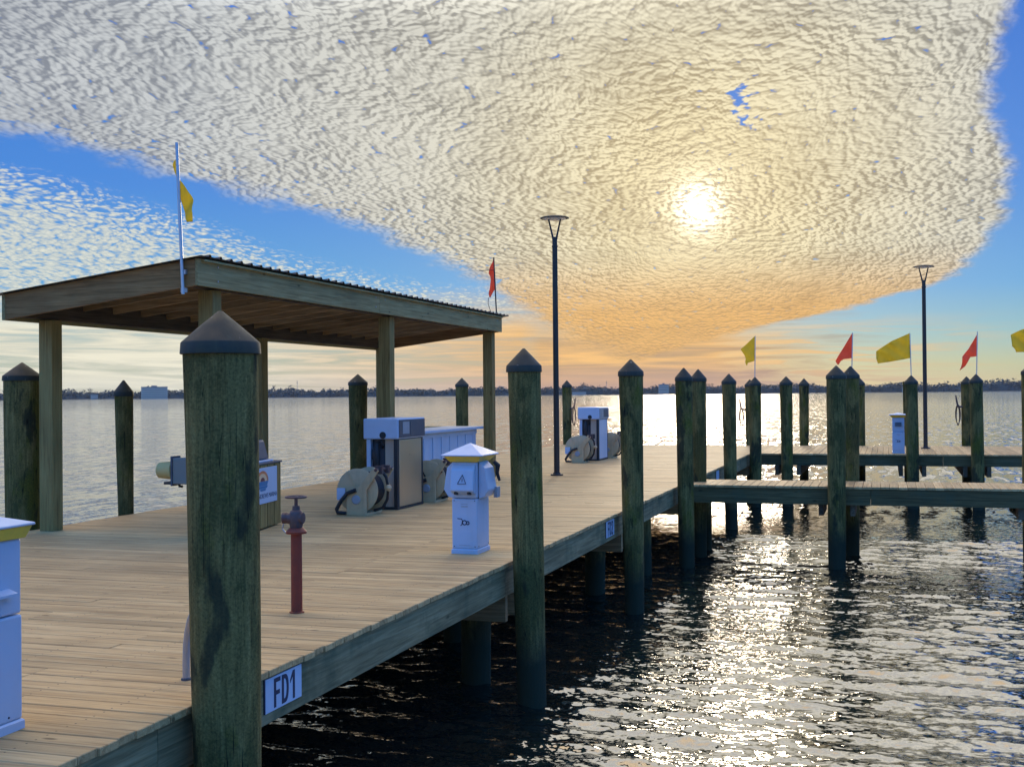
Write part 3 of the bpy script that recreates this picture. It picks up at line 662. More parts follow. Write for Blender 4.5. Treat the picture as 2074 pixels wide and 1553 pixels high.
flag('limp red flag with hanging cord on the far shelter corner', (-7.33, 22.42, 3.10), (-7.38, 22.42, 4.30), px_rows(k, [(0, -6, 0), (60, -24, 0), (130, -70, 0), (190, -95, 0), (230, -108, 0), (290, -78, 0), (350, -72, 0), (430, -84, 0), (480, -98, -2), (495, -106, -26), (540, -112, -58), (600, -95, -82)]), fl_r, 'flags on the shelter roof', pr=0.014, extra=cord, pole_mat=lampm)

# ------------------------------------------------------------------ lamp posts
lens_m = paint('lamp_lens', (0.75, 0.74, 0.70), 0.3, dirt=0.1)
def lamp(label, x, y, top):
    o = thing('lamp_post', label, 'lamp post', (x, y, 0), group='slim dark lamp posts')
    m = MB(); m.lathe([(0.125, 0.0), (0.125, 0.022), (0.118, 0.03), (0.075, 0.032), (0.07, 0.06), (0.0, 0.062)], n=28); m.build('base_plate', lampm, o, smooth=True)
    m = MB(); m.lathe([(0.058, 0.03), (0.055, 2.4), (0.052, top - 0.60), (0.060, top - 0.60), (0.060, top - 0.57), (0.05, top - 0.56), (0.05, top - 0.40), (0.0, top - 0.39)], n=16); m.build('pole', lampm, o, smooth=True)
    for sgn in (-1, 1):
        m = MB(); m.tube([(sgn * 0.03, 0, top - 0.44), (sgn * 0.05, 0, top - 0.36), (sgn * 0.125, 0, top - 0.03)], [0.026, 0.020, 0.016], 10); m.build('arm', lampm, o, smooth=True)
    m = MB(); m.lathe([(0.0, top + 0.028), (0.12, top + 0.022), (0.22, top + 0.004), (0.285, top - 0.018), (0.285, top - 0.034), (0.20, top - 0.036), (0.12, top - 0.038), (0.12, top - 0.042), (0.0, top - 0.042)], n=40); hd = m.build('head', lampm, o, smooth=True)
    m = MB(); m.lathe([(0.0, top - 0.055), (0.20, top - 0.050), (0.235, top - 0.0375), (0.0, top - 0.0375)], n=32); m.build('lens', lens_m, hd, smooth=True)
    return o
lamp('nearer slim dark lamp post with disc head, standing by the far dispenser', -6.25, 22.85, 5.10)
lamp('farther slim dark lamp post with disc head on the cross dock', 0.98, 35.3, 5.08)

# ------------------------------------------------------------------ fuel dispensers
def dispenser(label, x, y, side, headface):
    """front faces -Y, wide service side faces +X"""
    o = thing('fuel_dispenser', label, 'fuel pump', (x, y, 0), group='fuel dispensers on the dock')
    w, dp, hb, hh = 0.48, 0.97, 0.99, 1.28
    m = MB(); m.box(-0.02, w + 0.0, -0.0, dp, 0, 0.035); m.build('plinth', black_m, o, bevel=0.004)
    m = MB(); m.box(0.005, 0.07, 0.0, 0.09, 0.035, hb); m.build('column', white_m, o, bevel=0.008)
    m = MB(); m.box(0.02, w - 0.04, 0.10, dp - 0.10, 0.035, hb); m.build('inner_cabinet', dkgray_m, o)
    m = MB(); m.box(0.27, 0.415, 0.05, 0.10 - 0.002, 0.035, hb); m.build('front_panel', beige_m, o, bevel=0.005)
    m = MB(); m.box(w - 0.06, w - 0.004, 0.0, 0.07, 0.035, hb); m.box(w - 0.06, w - 0.004, dp - 0.07, dp, 0.035, hb); m.build('corner_post', black_m, o, bevel=0.005)
    m = MB(); m.box(w - 0.038, w, 0.075, dp - 0.075, 0.04, hb - 0.01); m.build('side_panel', side, o, bevel=0.006)
    m = MB(); m.box(-0.03, w + 0.02, -0.03, dp + 0.03, hb, hh); hd = m.build('head', white_m, o, bevel=0.018)
    m = MB(); m.box(w + 0.0205, w + 0.030, 0.0, dp, hb + 0.02, hh - 0.02); fp = m.build('display_frame', headface, hd, bevel=0.004)
    m = MB(); m.box(w + 0.0305, w + 0.034, 0.12, 0.36, hb + 0.07, hh - 0.05); m.build('price_window', midgray_m, hd)
    m = MB(); m.box(w + 0.0305, w + 0.034, 0.40, 0.86, hb + 0.05, hh - 0.05); m.build('readout', dkgray_m, hd)
    m = MB(); m.lathe([(0.0, 0.0), (0.045, 0.0), (0.05, -0.003), (0.0, -0.004)], (0.27, -0.0305, hb + 0.055), 16, 'Y'); m.build('keyhole_plate', black_m, hd)
    # nozzle hanging in the recess
    m = MB(); m.tube([(0.155, 0.03, 0.93), (0.15, 0.01, 0.86), (0.16, 0.0, 0.74), (0.16, 0.02, 0.62), (0.17, 0.03, 0.52)], [0.03, 0.045, 0.05, 0.036, 0.022], 12)
    m.tube([(0.15, 0.03, 0.90), (0.105, 0.0, 0.84), (0.10, 0.0, 0.72), (0.14, 0.02, 0.66)], 0.012, 8); m.tube([(0.155, 0.03, 0.94), (0.22, 0.02, 0.965), (0.25, 0.04, 0.90), (0.22, 0.08, 0.87)], 0.018, 8)
    m.build('nozzle', black_m, o, smooth=True)
    m = MB(); m.tube([(0.17, 0.04, 0.54), (0.13, 0.0, 0.40), (0.10, -0.03, 0.28), (0.16, -0.05, 0.20), (0.25, 0.0, 0.16), (0.30, 0.06, 0.14)], 0.018, 8); m.build('hose', black_m, o, smooth=True)
    return o
disp = dispenser('nearer fuel dispenser with stainless side panel under the shelter edge', -7.04, 15.55, steel_m, dkgray_m)
dispenser('farther white fuel dispenser with pale side behind the nearer lamp post', -7.09, 28.0, white_m, midgray_m)

# ------------------------------------------------------------------ hose reels (axle along Y)
def reel(label, x, y, rz=0.0, spoke=None):
    o = thing('hose_reel', label, 'hose reel', (x, y, 0), rz, group='hose reels beside the dispensers')
    R, zc, w = 0.30, 0.325, 0.40
    for yv in (0.07, 0.07 + w):
        m = MB(); m.lathe([(0.0, yv), (R - 0.012, yv), (R, yv + 0.006), (R, yv + 0.014), (R - 0.012, yv + 0.02), (0.0, yv + 0.02)], (0, 0, zc), 44, 'Y'); d = m.build('side_disc', cream_m, o, smooth=True)
        s2 = -0.004 if yv < 0.2 else 0.024
        m = MB()
        for a in range(4):
            t = a * math.pi / 2 + 0.5; m.bar((0.06 * math.cos(t), yv + s2, zc + 0.06 * math.sin(t)), (0.28 * math.cos(t), yv + s2, zc + 0.28 * math.sin(t)), 0.02, 0.008, upv=(0, 1, 0))
        m.build('spoke_rib', (spoke or cream_m) if yv < 0.2 else black_m, d)
    m = MB(); n = 7
    for q in range(n):
        for layer, rr in ((0, 0.21),): 
            yv = 0.09 + 0.036 + q * (w - 0.09) / (n - 1) ; pts = [(rr * math.cos(t), yv + 0.02 * t / 6.28, zc + rr * math.sin(t)) for t in np.linspace(0, 2 * math.pi, 33)]
            m.tube(pts, 0.026, 8, caps=False)
    m.build('wound_hose', black_m, o, smooth=True)
    m = MB(); m.lathe([(0.17, 0.091), (0.17, 0.07 + w - 0.001)], (0, 0, zc), 24, 'Y'); m.build('drum', dkgray_m, o)
    # stands: foot plate with slanting arm to the hose guide
    for yv, nm in ((0.0, 'stand'), (0.07 + w + 0.035, 'stand')):
        m = MB(); m.prism([(-0.13, 0.0), (0.16, 0.0), (0.16, 0.335), (0.34, 0.60), (0.27, 0.645), (0.06, 0.39), (-0.09, 0.36), (-0.13, 0.30)], yv, yv + 0.03, 'Y'); st = m.build(nm, cream_m, o, bevel=0.006)
        if yv == 0.0:
            m = MB(); m.lathe([(0.0, -0.018), (0.05, -0.018), (0.062, -0.008), (0.062, 0.0)], (0.015, 0, 0.21), 22, 'Y'); m.build('bearing_cap', midgray_m, st, smooth=True)
            m = MB(); m.box(-0.29, -0.17, 0.040, 0.062, 0.20, 0.36); m.build('rating_plate', white_m, o, bevel=0.004)
    m = MB(); m.box(-0.13, 0.16, 0.032, 0.07 + w + 0.03, 0.0, 0.03); m.build('foot', cream_m, o)
    m = MB(); m.tube([(0.305, -0.01, 0.61), (0.305, w + 0.14, 0.61)], 0.022, 12); m.box(0.25, 0.36, 0.08, 0.13, 0.55, 0.66); m.box(0.25, 0.36, 0.30, 0.35, 0.55, 0.66); m.build('hose_guide', iron_m, o, smooth=True)
    m = MB(); m.tube([(0.31, 0.2, 0.58), (0.36, 0.22, 0.50), (0.37, 0.26, 0.36), (0.34, 0.3, 0.2), (0.26, 0.32, 0.08), (0.14, 0.30, 0.04)], 0.020, 10); m.build('loose_hose', black_m, o, smooth=True)
    m = MB(); m.lathe([(0.0, -0.045), (0.03, -0.035), (0.045, 0.0), (0.03, 0.035), (0.0, 0.045)], (0.40, 0.2, 0.36), 14, 'Z'); m.build('hose_stop_ball', cream_m, o, smooth=True)
    m = MB(); m.tube([(0.02, -0.02, 0.34), (-0.10, -0.03, 0.30), (-0.19, -0.03, 0.20), (-0.26, -0.03, 0.08), (-0.25, -0.02, 0.035), (-0.13, -0.01, 0.03)], [0.03, 0.026, 0.026, 0.028, 0.028, 0.024], 10); m.build('inlet_hose', black_m, o, smooth=True)
    return o
reel('cream hose reel with black inlet hose in front of the nearer dispenser', -6.83, 14.72)
reel('hose reel half hidden between the nearer dispenser and the power pedestal', -6.62, 16.75, spoke=black_m)
reel('cream hose reel in front of the farther dispenser beside the lamp post', -6.93, 27.1)
reel('hose reel behind the farther dispenser, mostly covered by the dock edge pile', -6.70, 29.2)

# ------------------------------------------------------------------ power pedestals
def pedestal(label, x, y, pods=True, w=0.27, d=0.38, h=1.11, rz=0.0, ov=0.085):
    o = thing('power_pedestal', label, 'power pedestal', (x, y, 0), rz, group='white power pedestals')
    m = MB(); m.box(-w / 2 - 0.006, w / 2 + 0.006, -d / 2 - 0.006, d / 2 + 0.006, 0, 0.05, ch=0.01); m.build('base', white_m, o)
    m = MB(); m.box(-w / 2, w / 2, -d / 2, d / 2, 0.05, 0.555); m.build('lower_body', white_m, o, bevel=0.012)
    m = MB(); m.box(-w / 2 + 0.003, w / 2 - 0.003, -d / 2 + 0.003, d / 2 - 0.003, 0.56, 0.924); m.build('upper_body', white_m, o, bevel=0.012)
    a, c, a2, c2 = w / 2 + 0.012, d / 2 + 0.012, w / 2 + ov * 0.76, d / 2 + ov * 0.76
    m = MB(); m.add([(-a, -c, 0.925), (a, -c, 0.925), (a, c, 0.925), (-a, c, 0.925), (-a2, -c2, 0.984), (a2, -c2, 0.984), (a2, c2, 0.984), (-a2, c2, 0.984)],
        [(3, 2, 1, 0), (4, 5, 6, 7), (0, 1, 5, 4), (1, 2, 6, 5), (2, 3, 7, 6), (3, 0, 4, 7)])
    m.build('light_band', yellow_m, o, bevel=0.004)
    R = 0.215; e = 0.985
    m = MB(); a, c = w / 2 + ov, d / 2 + ov
    m.add([(-a, -c, e), (a, -c, e), (a, c, e), (-a, c, e), (-a, -c, e + 0.012), (a, -c, e + 0.012), (a, c, e + 0.012), (-a, c, e + 0.012), (0, 0, h)],
          [(3, 2, 1, 0), (0, 1, 5, 4), (1, 2, 6, 5), (2, 3, 7, 6), (3, 0, 4, 7), (4, 5, 8), (5, 6, 8), (6, 7, 8), (7, 4, 8)]); m.build('cap', white_m, o, bevel=0.006)
    if pods:
        # slanted receptacle hoods on front and on both sides
        pr = [(0.0, 0.60), (-0.05, 0.615), (-0.085, 0.64), (-0.06, 0.85), (0.0, 0.905)]
        m = MB(); m.prism([(-d / 2 + u, z) for u, z in pr], -w / 2 + 0.012, w / 2 - 0.012, 'X'); hd = m.build('front_hood', white_m, o, bevel=0.01)
        m = MB()
        for xo in (-0.07, 0.07): m.tube([(xo, -d / 2 - 0.05, 0.60), (xo, -d / 2 - 0.045, 0.625)], [0.022, 0.026], 12)
        m.build('outlet_plug', black_m, hd)
        # warning triangle
        m = MB()
        A, B, C = Vector((-0.045, 0, 0.71)), Vector((0.045, 0, 0.71)), Vector((0.006, 0, 0.80))
        def onf(p): t = (p.z - 0.64) / 0.21; return Vector((p.x, -d / 2 - 0.085 + 0.025 * t - 0.003, p.z))
        for p, q in ((A, B), (B, C), (C, A)): m.bar(onf(p), onf(q), 0.004, 0.008, upv=(0, -1, 0.1))
        m.bar(onf(Vector((0.003, 0, 0.73))), onf(Vector((0.004, 0, 0.765))), 0.004, 0.007, upv=(0, -1, 0.1)); m.build('warning_triangle', navy_m, hd)
        for sx in (1, -1):
            m = MB(); m.prism([(sx * (w / 2 - u * 1.0), z) for u, z in [(0.0, 0.55), (-0.06, 0.57), (-0.105, 0.64), (-0.07, 0.86), (0.0, 0.93)]], -d / 2 + 0.05, d / 2 - 0.05, 'Y'); m.build('side_hood', white_m, o, bevel=0.01)
        m = MB(); m.tube([(w / 2 + 0.1, 0.06, 0.92), (w / 2 + 0.135, 0.08, 0.88), (w / 2 + 0.12, 0.1, 0.8), (w / 2 + 0.14, 0.12, 0.72)], [0.02, 0.028, 0.02, 0.014], 8); m.build('cord', black_m, o, smooth=True)
        m = MB(); m.box(w / 2 + 0.09, w / 2 + 0.13, d / 2 - 0.12, d / 2 - 0.02, 0.55, 0.66); m.build('outlet_cover', midgray_m, o, bevel=0.004)
    # scribbled black logo and small print on the lower front
    m = MB(); y0 = -d / 2 - 0.002
    m.tube([(-0.075, y0, 0.355), (-0.03, y0, 0.352), (-0.022, y0, 0.33), (-0.03, y0, 0.29), (-0.045, y0, 0.285)], 0.004, 6)
    m.tube([(0.0 + 0.022 * math.cos(t), y0, 0.315 + 0.022 * math.sin(t)) for t in np.linspace(0, 6.0, 14)], 0.005, 6); m.tube([(0.035 + 0.014 * math.cos(t), y0, 0.312 + 0.016 * math.sin(t)) for t in np.linspace(0, 6.2, 12)], 0.005, 6)
    m.build('logo', navy_m, o)
    m = MB()
    for z in (0.50, 0.48, 0.47): m.box(-0.035, 0.035, y0 - 0.0005, y0 + 0.003, z, z + 0.004)
    m.box(-0.06, 0.06, y0 - 0.0005, y0 + 0.003, 0.085, 0.088); m.build('small_print', midgray_m, o)
    m = MB()
    for xx in (-0.11, 0.11):
        for z in (0.075, 0.535): m.lathe([(0.006, 0.0), (0.005, -0.004), (0.0, -0.005)], (xx, -d / 2 - 0.001, z), 8, 'Y')
    for yy in (-0.15, 0.15): m.lathe([(0.006, 0.0), (0.005, 0.004), (0.0, 0.005)], (w / 2 + 0.0005, yy, 0.075), 8, 'X')
    m.build('screw', dkgray_m, o)
    return o
pedestal('white power pedestal with slanted outlet hoods and warning triangle, right of the nearer dispenser', -4.09, 11.60)
lp = pedestal('white power pedestal cut off by the left picture edge', -4.235, 4.62, pods=False, w=0.40, d=0.50, h=1.08, ov=0.045)
m = MB(); m.prism([(-0.12, 0.70), (0.06, 0.70), (0.06, 0.84), (-0.12, 0.84)], 0.198, 0.206, 'X'); m.build('inspection_window', midgray_m, lp, bevel=0.004)
m = MB(); m.prism([(0.198, 0.655), (0.25, 0.66), (0.25, 0.672), (0.198, 0.69)], -0.2, 0.16, 'Y'); m.build('outlet_hood', white_m, lp)
pf = pedestal('small far white pedestal with yellow band on the cross dock', 0.24, 32.62, pods=False, w=0.30, d=0.30, h=1.05)
m = MB(); m.prism([(-0.155, 0.70), (-0.20, 0.71), (-0.155, 0.80)], -0.08, 0.08, 'X'); m.build('outlet_hood', dkgray_m, pf)

# ------------------------------------------------------------------ red standpipe with hand wheel valve
o = thing('standpipe', 'red fire standpipe with iron valve and hand wheel on the deck', 'standpipe', (-4.20, 8.02, 0))
m = MB(); m.lathe([(0.055, 0.0), (0.055, 0.008), (0.042, 0.012), (0.041, 0.60), (0.0, 0.60)], n=24); m.build('pipe', red_m, o, smooth=True)
m = MB(); m.lathe([(0.0, 0.585), (0.075, 0.585), (0.078, 0.60), (0.055, 0.625), (0.048, 0.63), (0.0, 0.63)], n=20); m.build('flange', red_m, o, smooth=True)
m = MB(); m.lathe([(0.042, 0.62), (0.050, 0.65), (0.056, 0.69), (0.050, 0.735), (0.040, 0.755), (0.030, 0.76), (0.026, 0.79), (0.0, 0.79)], n=20)
m.tube([(0.0, 0, 0.69), (-0.065, -0.018, 0.70), (-0.078, -0.02, 0.70)], [0.044, 0.040, 0.036], 16); m.tube([(0.0, 0, 0.70), (0.056, 0, 0.70), (0.058, 0, 0.70)], [0.044, 0.042, 0.036], 14); vb = m.build('valve_body', iron_m, o, smooth=True)
m = MB(); m.tube([(-0.070, -0.019, 0.70), (-0.098, -0.024, 0.70)], [0.042, 0.042], 10); m.build('hose_cap', iron_m, vb, smooth=True)
m = MB(); m.tube([(-0.085, -0.03, 0.665), (-0.10, -0.03, 0.62), (-0.075, -0.02, 0.59), (-0.06, -0.01, 0.60)], 0.006, 6); m.build('cap_chain', galv_m, vb, smooth=True)
m = MB(); m.tube([(0, 0, 0.78), (0, 0, 0.862)], [0.014, 0.012], 10); m.build('stem', iron_m, o, smooth=True)
m = MB(); m.tube([(0.075 * math.cos(t), 0.075 * math.sin(t), 0.855) for t in np.linspace(0, 2 * math.pi, 33)], 0.009, 8, caps=False)
for a in range(4): m.bar((0, 0, 0.853), (0.072 * math.cos(a * 1.571 + 0.3), 0.072 * math.sin(a * 1.571 + 0.3), 0.855), 0.014, 0.008)
m.build('hand_wheel', iron_m, o, smooth=True)

# ------------------------------------------------------------------ bent conduit at the foreground pile
o = thing('conduit_pipe', 'bent gray conduit rising from the deck beside the mossy foreground pile', 'pipe', (-3.815, 5.95, 0))
m = MB(); m.tube([(0, 0, -0.02), (0, 0, 0.10), (0.006, -0.004, 0.2), (0.022, -0.012, 0.28), (0.05, -0.03, 0.35), (0.10, -0.06, 0.42), (0.18, -0.11, 0.47), (0.26, -0.17, 0.49)], 0.021, 14); m.build('pipe', galv_m, o, smooth=True)
m = MB(); m.lathe([(0.03, 0.0), (0.03, 0.012), (0.022, 0.014)], n=16); m.build('collar', dkgray_m, o)

# ------------------------------------------------------------------ slatted wooden bin with sign
BZ = 10.0
bin_o = thing('wooden_bin', 'slatted wooden bin with dark domed lid behind the mossy foreground pile', 'trash bin', (-7.22, 13.05, 0), R_(9))
L, Wd, Hh = 0.96, 0.34, 0.79
m = MB(); nS = 4; sw = (L - 0.02 * (nS - 1)) / nS
for k_ in range(nS): y0 = -L / 2 + k_ * (sw + 0.02); m.box(-0.02, 0.0, y0, y0 + sw, 0.02, Hh - 0.01, tr())
for k_ in range(2): x0 = -Wd + k_ * (Wd / 2); m.box(x0 + 0.0, x0 + Wd / 2 - 0.012, L / 2 - 0.002, L / 2 + 0.018, 0.02, Hh - 0.01, tr()); m.box(x0 + 0.0, x0 + Wd / 2 - 0.012, -L / 2 - 0.018, -L / 2 + 0.002, 0.02, Hh - 0.01, tr())
m.box(-Wd - 0.02, -Wd, -L / 2, L / 2, 0.02, Hh - 0.01, tr()); m.build('slat_wall', post_m, bin_o, bevel=0.004)
m = MB(); m.box(-Wd + 0.03, -0.03, -L / 2 + 0.03, L / 2 - 0.03, 0.015, Hh - 0.03); m.build('liner', black_m, bin_o)
m = MB(); m.box(-Wd - 0.03, 0.012, -L / 2 - 0.03, L / 2 + 0.03, Hh - 0.008, Hh + 0.014); m.build('rim', dkgray_m, bin_o, bevel=0.004)
m = MB(); m.add(*[[(-Wd + 0.03, -L / 2 + 0.1, Hh + 0.04), (-0.05, -L / 2 + 0.1, Hh + 0.04), (-0.05, 0.22, Hh + 0.04), (-Wd + 0.03, 0.22, Hh + 0.04), (-Wd + 0.08, -L / 2 + 0.15, Hh + 0.27), (-0.09, -L / 2 + 0.15, Hh + 0.29), (-0.09, 0.14, Hh + 0.29), (-Wd + 0.08, 0.14, Hh + 0.27)],
    [(3, 2, 1, 0), (4, 5, 6, 7), (0, 1, 5, 4), (1, 2, 6, 5), (2, 3, 7, 6), (3, 0, 4, 7)]]); m.build('domed_lid', dkgray_m, bin_o, bevel=0.03)
m = MB(); m.box(-Wd + 0.0, -0.02, -L / 2 + 0.06, 0.28, Hh + 0.015, Hh + 0.04); m.build('lid_frame', white_m, bin_o, bevel=0.006)
sg = thing('marina_sign', 'square white marina sign with sunset emblem hanging on the wooden bin', 'sign', (-7.22, 13.05, 0), R_(9))
# sign lies on the +X face; local u runs along +Y, board plane normal +X
m = MB(); m.box(0.004, 0.012, -0.52, 0.31, 0.315, 0.745); m.build('board', white_m, sg, bevel=0.002)
Ms = Matrix(((0, 0, 1, 0.0125), (1, 0, 0, 0), (0, 1, 0, 0), (0, 0, 0, 1)))
def onsign(u, z): return (0.0128, u, z)
def disc(uc, zc, r, t0, t1, mt, name, dx, squash=1.0):
    pts = [(uc + r * math.cos(t) * squash, zc + r * math.sin(t)) for t in np.linspace(t0, t1, 30)]
    mm = MB(); mm.prism(pts, 0.0121, 0.0121 + dx, 'X'); return mm.build(name, mt, sg)
uc, zc = -0.20, 0.585
disc(uc, zc, 0.125, 0, math.pi, orange_m, 'sunset_arch', 0.0010, 1.6); disc(uc, zc, 0.093, 0, math.pi, peach_m, 'sunset_glow', 0.0016, 1.6); disc(uc, zc, 0.045, 0, math.pi, maroon_m, 'sun_emblem', 0.0022, 1.6)
mm = MB()
for zt, zb, a, c in ((0.583, 0.53, -0.20, 0.20), (0.527, 0.497, -0.16, 0.185), (0.494, 0.468, -0.10, 0.12)):
    mm.prism([(uc + a, zt), (uc + a + 0.03, (zt + zb) / 2), (uc + a * 0.75, zb), (uc + c * 0.75, zb), (uc + c, zt)], 0.0121, 0.0133, 'X')
mm.build('wave_emblem', blue_m, sg)
text_part('ST. ANDREWS MARINA', 0.078, navy_m, sg, Matrix.Translation((0, -0.105, 0.405)) @ Ms, sx=1.0)
cup_m = paint('cup_plastic', (0.64, 0.44, 0.16), 0.5, dirt=0.05, spec=0.2)
box_m = paint('box_gray', (0.19, 0.185, 0.155), 0.5, dirt=0.2)
eb = thing('equipment_box', 'gray box with cream cup on its side, left of the mossy foreground pile', 'utility box', (-7.33, 12.0, 0.05))
m = MB(); m.box(-0.48, 0.0, -0.08, 0.08, 0.56, 0.86); m.build('housing', box_m, eb, bevel=0.012)
m = MB(); m.box(-0.50, -0.478, -0.09, 0.09, 0.54, 0.88); m.build('flange_plate', dkgray_m, eb, bevel=0.004)
m = MB(); m.lathe([(0.0, -0.70), (0.082, -0.70), (0.092, -0.69), (0.105, -0.53), (0.115, -0.52), (0.115, -0.502), (0.0, -0.502)], (0, 0, 0.715), 28, 'X'); m.build('cup', cup_m, eb, smooth=True)
m = MB(); m.box(-0.60, -0.50, -0.07, 0.07, 0.555, 0.585); m.tube([(-0.44, 0, 0.56), (-0.44, 0, 0.535), (-0.40, 0, 0.53)], 0.015, 8); m.build('drain', black_m, eb)
m = MB(); m.box(-0.02, 0.012, -0.05, 0.05, 0.50, 0.92); m.build('mount', galv_m, eb)

# ------------------------------------------------------------------ white counter under the far end of the shelter
ct = thing('bar_counter', 'white panelled counter with ledge top under the far half of the shelter', 'counter', (-7.62, 18.75, 0))
m = MB(); m.box(-0.55, 0.0, 0.0, 3.2, 0.02, 0.94); m.build('body', white_m, ct, bevel=0.006)
m = MB()
for k_ in range(8): m.box(0.0005, 0.016, 0.02 + k_ * 0.426, 0.09 + k_ * 0.426, 0.10, 0.86)
m.box(0.0005, 0.018, 0.0, 3.2, 0.02, 0.10); m.box(0.0005, 0.018, 0.0, 3.2, 0.86, 0.935); m.build('batten', white_m, ct)
m = MB(); m.box(-0.66, 0.09, -0.06, 3.40, 0.942, 0.992); m.build('ledge', white_m, ct, bevel=0.006)
m = MB(); m.box(-1.0, -0.67, 0.35, 3.1, 0.95, 1.0); m.box(-0.95, -0.90, 0.4, 0.45, 0, 0.95); m.box(-0.95, -0.90, 2.9, 2.95, 0, 0.95); m.build('back_shelf', bm_y, ct, bevel=0.004)

# ------------------------------------------------------------------ slip number plates
def letters(txt, h, parent):
    """bold condensed block letters on the +X face, u along +Y"""
    w, t = h * 0.50, h * 0.15
    def stroke(poly): return poly
    G = {'F': [[(0, 0), (t, 0), (t, h), (0, h)], [(t, h - t), (w * 0.92, h - t), (w * 0.92, h), (t, h)], [(t, h * 0.42), (w * 0.82, h * 0.42), (w * 0.82, h * 0.42 + t), (t, h * 0.42 + t)]],
         'D': [[(0, 0), (t, 0), (t, h), (0, h)]] + [[(t + (w - t) * a0 * 1.0, q0), (t + (w - t) * a1, q1), (t + (w - 2 * t) * a1, r1), (t + (w - 2 * t) * a0, r0)] for a0, q0, r0, a1, q1, r1 in
              [(math.cos(x0) ** 0.6 if math.cos(x0) > 1e-6 else 0, h / 2 + h / 2 * math.sin(x0), h / 2 + (h / 2 - t) * math.sin(x0), math.cos(x1) ** 0.6 if math.cos(x1) > 1e-6 else 0, h / 2 + h / 2 * math.sin(x1), h / 2 + (h / 2 - t) * math.sin(x1)) for x0, x1 in zip(np.linspace(-math.pi / 2, math.pi / 2, 15)[:-1], np.linspace(-math.pi / 2, math.pi / 2, 15)[1:])]],
         '1': [[(w * 0.42, 0), (w * 0.42 + t, 0), (w * 0.42 + t, h), (w * 0.42, h)], [(w * 0.42, h), (w * 0.02, h * 0.70), (w * 0.02, h * 0.58), (w * 0.42, h * 0.80)]],
         '2': [[(0, 0), (w, 0), (w, t), (0, t)], [(0, t), (t * 1.5, t), (w, h * 0.58), (w - t * 1.2, h * 0.62)], [(w - t, h * 0.60), (w, h * 0.58), (w, h * 0.88), (w - t, h - t)], [(w - t, h - t), (w, h * 0.88), (w * 0.8, h), (w * 0.2, h), (t * 0.9, h - t)], [(0, h * 0.66), (t, h * 0.66), (t * 0.9, h - t), (w * 0.2, h), (0, h * 0.86)]]}
    wid = {'F': 0.56, 'D': 0.60, '1': 0.42, '2': 0.54}; tot = sum(wid[c] for c in txt) * h; u = -tot / 2 + 0.01
    for c in txt:
        m = MB()
        for poly in G[c]: m.prism([(u + p, q - h / 2) for p, q in poly], 0.0102, 0.0116, 'X')
        m.build('letter', navy_m, parent); u += wid[c] * h
def plate(label, y0, y1, z0, z1, txt, size):
    o = thing('slip_sign', label, 'sign', (XR, (y0 + y1) / 2, (z0 + z1) / 2), group='slip number plates on the dock edge'); w, h = y1 - y0, z1 - z0
    m = MB(); m.box(0.001, 0.010, -w / 2, w / 2, -h / 2, h / 2); m.build('board', white_m, o, bevel=0.001)
    m = MB(); m.box(0.001, 0.0085, -w / 2 - 0.010, -w / 2 - 0.001, -h / 2, h / 2); m.build('border', navy_m, o)
    if txt:
        letters(txt, size, o)
    return o
plate('white plate with black letters FD1 right beside the mossy foreground pile', 6.27, 6.72, -0.255, -0.055, 'FD1', 0.172)
plate('white plate with black letters FD2 left of the third dock edge pile', 15.15, 15.62, -0.265, -0.055, 'FD2', 0.18)
plate('tiny blank white plate on the dock edge behind the touching pile pair', 25.55, 26.0, -0.25, -0.06, None, 0.2)

# ------------------------------------------------------------------ ropes and hooks hung on back piles
def hook(label, x, y, z, s=1.0, lng=0.55):
    o = thing('rope_hook', label, 'rope hook', (x, y, z), group='mooring ropes hung on hooks of piles')
    m = MB(); m.tube([(0.10 * s, 0, -0.12), (-0.02 * s, 0, -0.10), (-0.05 * s, 0, 0.05), (-0.075 * s, 0, 0.22)], [0.03, 0.03, 0.026, 0.016], 8); m.build('hook', iron_m, o, smooth=True)
    m = MB()
    for q, w_ in ((0.0, 0.055), (0.03, 0.04), (-0.03, 0.07)):
        m.tube([(-0.02 * s + w_ * s * math.sin(t), 0.02 + q, -0.08 - lng * 0.5 * (1 - math.cos(t)) - q) for t in np.linspace(0, 2 * math.pi, 22)], 0.009, 6, caps=False)
    m.build('rope_loop', rope_m, o, smooth=True); return o
hook('looped rope on a hook right of the pile behind the nearer lamp post', -9.56, 36.98, 1.25, -1)
hook('looped rope on a hook left of the pile behind the small yellow flag pile', -4.25, 36.95, 1.20)
h3 = hook('long dark bundle of rope hanging left of the large finger pier pile', -1.12, 31.0, 1.15, 1.3, 1.15)
m = MB(); m.tube([(-0.05, 0, -0.3), (-0.03, 0, -1.0), (0.03, 0, -1.9), (0.03, 0, -2.4)], 0.012, 6); m.build('hanging_line', rope_m, h3)
m = MB(); m.bar((-0.02, 0, 0.0), (0.0, 0.02, -1.05), 0.09, 0.05); m.build('rub_strip', rough_m, h3)
hook('looped rope on a hook left of the pile touching the farther red flag pile', 1.94, 36.95, 1.25)

